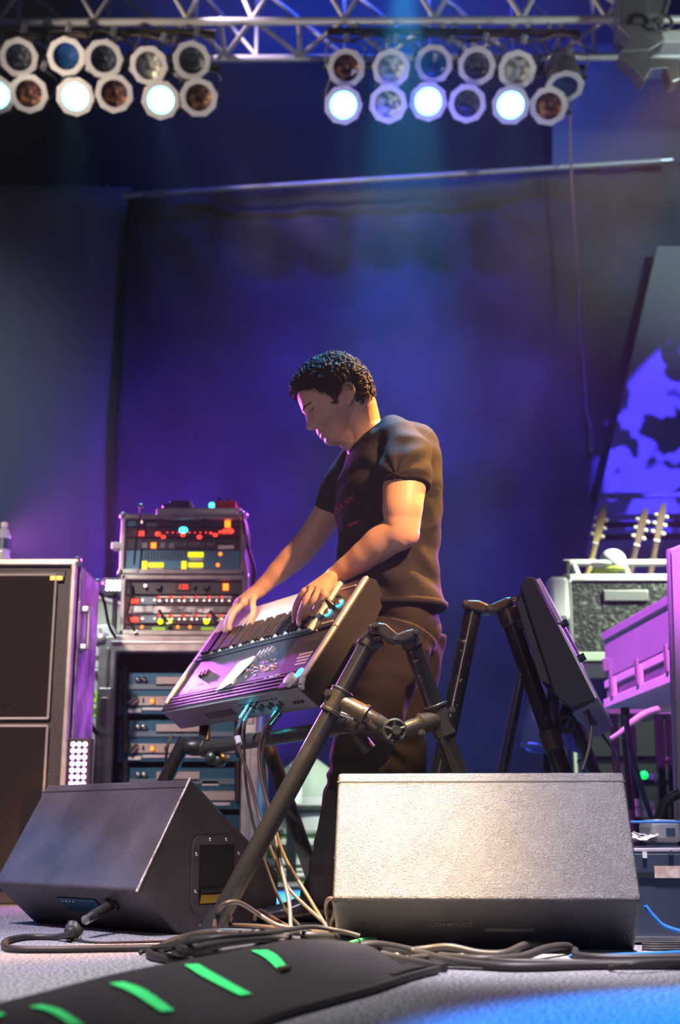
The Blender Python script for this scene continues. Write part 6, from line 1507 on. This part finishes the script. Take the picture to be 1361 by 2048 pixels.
# hems
hemr = rg[-1]; hm = MB(); hm.loft([(p + (p-sum(hemr, V3(0,0,0))/len(hemr)).normalized()*0.002 + V3(0, 0, .008), (0.006, 0.010)) for p in hemr + hemr[:2]], 8); hm.build('shirt_hem', 'shirt', to, smooth=True)
MB().loft([(p, 0.0052) for p in [q + V3(0,0,0) for q in ringp(cm + V3(.001, 0, -.003), a1*1.03, a2*1.04)] + [ringp(cm + V3(.001, 0, -.003), a1*1.03, a2*1.04)[0]]], 8).build('collar', 'shirt', to, smooth=True)
bmx = bmesh.new(); bmx.from_mesh(to.data); bvs = BVHTree.FromBMesh(bmx)
def onshirt(x, y, off=0.0015):
    d = ray(x, y).normalized(); h = bvs.ray_cast(CAMP, d)
    return (h[0] + (h[1] if h[1].dot(d) < 0 else -h[1])*off) if h[0] else at(x, y, YP)
def chest_text(s, x0, y0, x1, y1, hpx, m):
    cu = bpy.data.curves.new('t', 'FONT'); cu.body = s; cu.size = 1; cu.extrude = 0.0; cu.resolution_u = 3
    tob = bpy.data.objects.new('t', cu); COL.objects.link(tob); dg = bpy.context.evaluated_depsgraph_get(); me = bpy.data.meshes.new_from_object(tob.evaluated_get(dg)); bpy.data.objects.remove(tob)
    W_ = max(v.co.x for v in me.vertices); dx, dy = x1-x0, y1-y0; L_ = math.hypot(dx, dy)
    for v in me.vertices:
        a_, b_ = v.co.x/W_, v.co.y; v.co = onshirt(x0 + dx*a_ + b_*hpx*dy/L_*0.2, y0 + dy*a_ - b_*hpx, 0.0016)
    o = bpy.data.objects.new('chest_print', me); COL.objects.link(o); me.materials.clear(); me.materials.append(M[m]); child(o, to)
chest_text('UCK YOU', 671, 1029, 709, 999, 17, 'print')
for k in range(7):
    q = onshirt(698 + k*2.9, 1051 - k*1.2, 0.001); MB().box(q, (0.0030, 0.0015, 0.0062 + 0.002*(k % 2))).build('small_print', 'print', to)

# trousers: one continuous garment
tr = MB()
tr.loft([(at(800, 1206, YP), (0.112, 0.150)), (at(806, 1235, YP), (0.108, 0.158)), (at(808, 1272, YP), (0.104, 0.160)), (at(806, 1300, YP), (0.09, 0.13))], 32)
tr.sphere(at(828, 1258, YP-.05), 0.078, 20)
h, kn, an = LEG['near']
def legm(h, kn, an, top, f=1.0):
    tr.loft([(h, top*f), (h.lerp(kn, .35), .098*f), (h.lerp(kn, .75), .083*f), (kn + V3(-.004, 0, 0), .080*f), (kn.lerp(an, .3), .074*f), (kn.lerp(an, .65), .064*f), (kn.lerp(an, .92), .062*f), (an.lerp(kn, -.04), .064*f), (an.lerp(kn, -.10), .058*f)], 26)
legm(h, kn, an, .112); legm(*LEG['far'], .110)
tro = tr.build('trousers', 'trousers', person); remesh(tro, 0.006, 8, 0.5)
me = tro.data; nrm = [v.normal.copy() for v in me.vertices]
kz = kn.z
for v, n_ in zip(me.vertices, nrm):
    p = v.co; e = math.exp(-((p.z-kz)/.14)**2) + 0.8*math.exp(-((p.z-0.12)/.10)**2) + 0.5*math.exp(-((p.z-h.z+.02)/.10)**2)
    v.co = p + n_*(0.0045*e*math.sin(p.z*70 + 30*p.x + 5*noise.noise(p*8)) + 0.005*noise.noise(p*12))
me.update()

# shoes
def shoe(an, yaw, nm):
    f = V3(-math.cos(yaw), -math.sin(yaw), 0); s_ = V3(-f.y, f.x, 0)
    base = V3(an.x, an.y, 0)
    rg = []
    for (t_, w, hh, lift) in ((-.085, .022, .045, .010), (-.075, .034, .075, .004), (-.03, .037, .105, 0), (.02, .038, .100, 0), (.06, .041, .075, 0), (.11, .047, .056, 0), (.15, .046, .046, .002), (.185, .036, .036, .006), (.200, .016, .024, .010)):
        c = base + f*t_; n_ = 20; rr = []
        for k in range(n_):
            a_ = 2*PI*k/n_; y_ = math.cos(a_)*w; z_ = (math.sin(a_)*0.5+0.5)
            z_ = z_**0.8*(hh-lift); y_ *= (1.0 if z_ < 0.3*hh else 1.0 - 0.35*(z_/hh))
            rr.append(c + s_*y_ + V3(0, 0, lift + 0.012 + z_))
        rg.append(rr)
    o = MB().rings(rg).build(nm, 'shoe', person, smooth=True)
    md = o.modifiers.new('s', 'SUBSURF'); md.levels = 1; md.render_levels = 1
    out = []
    for k in range(36):
        a_ = 2*PI*k/36; L_ = .145; cx = .058 + L_*math.cos(a_); w = (.040 + .010*math.cos(a_) - .004*math.cos(2*a_)); out.append(base + f*cx + s_*w*math.sin(a_))
    MB().prism(out, (0, 0, 0.016)).build('sole', 'blackmatte', o, bevel=0.003)
    for k in range(4): MB().cyl(base + f*(.055+.018*k) - s_*0.018 + V3(0, 0, .098-.009*k), base + f*(.055+.018*k) + s_*0.018 + V3(0, 0, .098-.009*k), 0.003, 8).build('lace', 'blackmatte', o, smooth=True)
a_n = LEG['near'][2]; shoe(V3(a_n.x+.01, a_n.y, 0), math.radians(14), 'shoe')
a_f = LEG['far'][2]; shoe(V3(a_f.x+.01, a_f.y, 0), math.radians(35), 'shoe')
# ------------------------------------------------------------------ thin stage haze
hz_ = MB().box((0, 4.9, 3.6), (10.6, 8.7, 7.0)).build('stage_haze', 'wall')
mh = bpy.data.materials.new('haze'); mh.use_nodes = True; nt = mh.node_tree; nt.nodes.clear()
ov = nt.nodes.new('ShaderNodeOutputMaterial'); vs_ = nt.nodes.new('ShaderNodeVolumeScatter'); vs_.inputs['Density'].default_value = 0.0045; vs_.inputs['Anisotropy'].default_value = 0.45
nt.links.new(vs_.outputs[0], ov.inputs['Volume']); hz_.data.materials[0] = mh
tag(hz_, 'thin smoke haze filling the air above the stage', 'haze', kind='stuff')
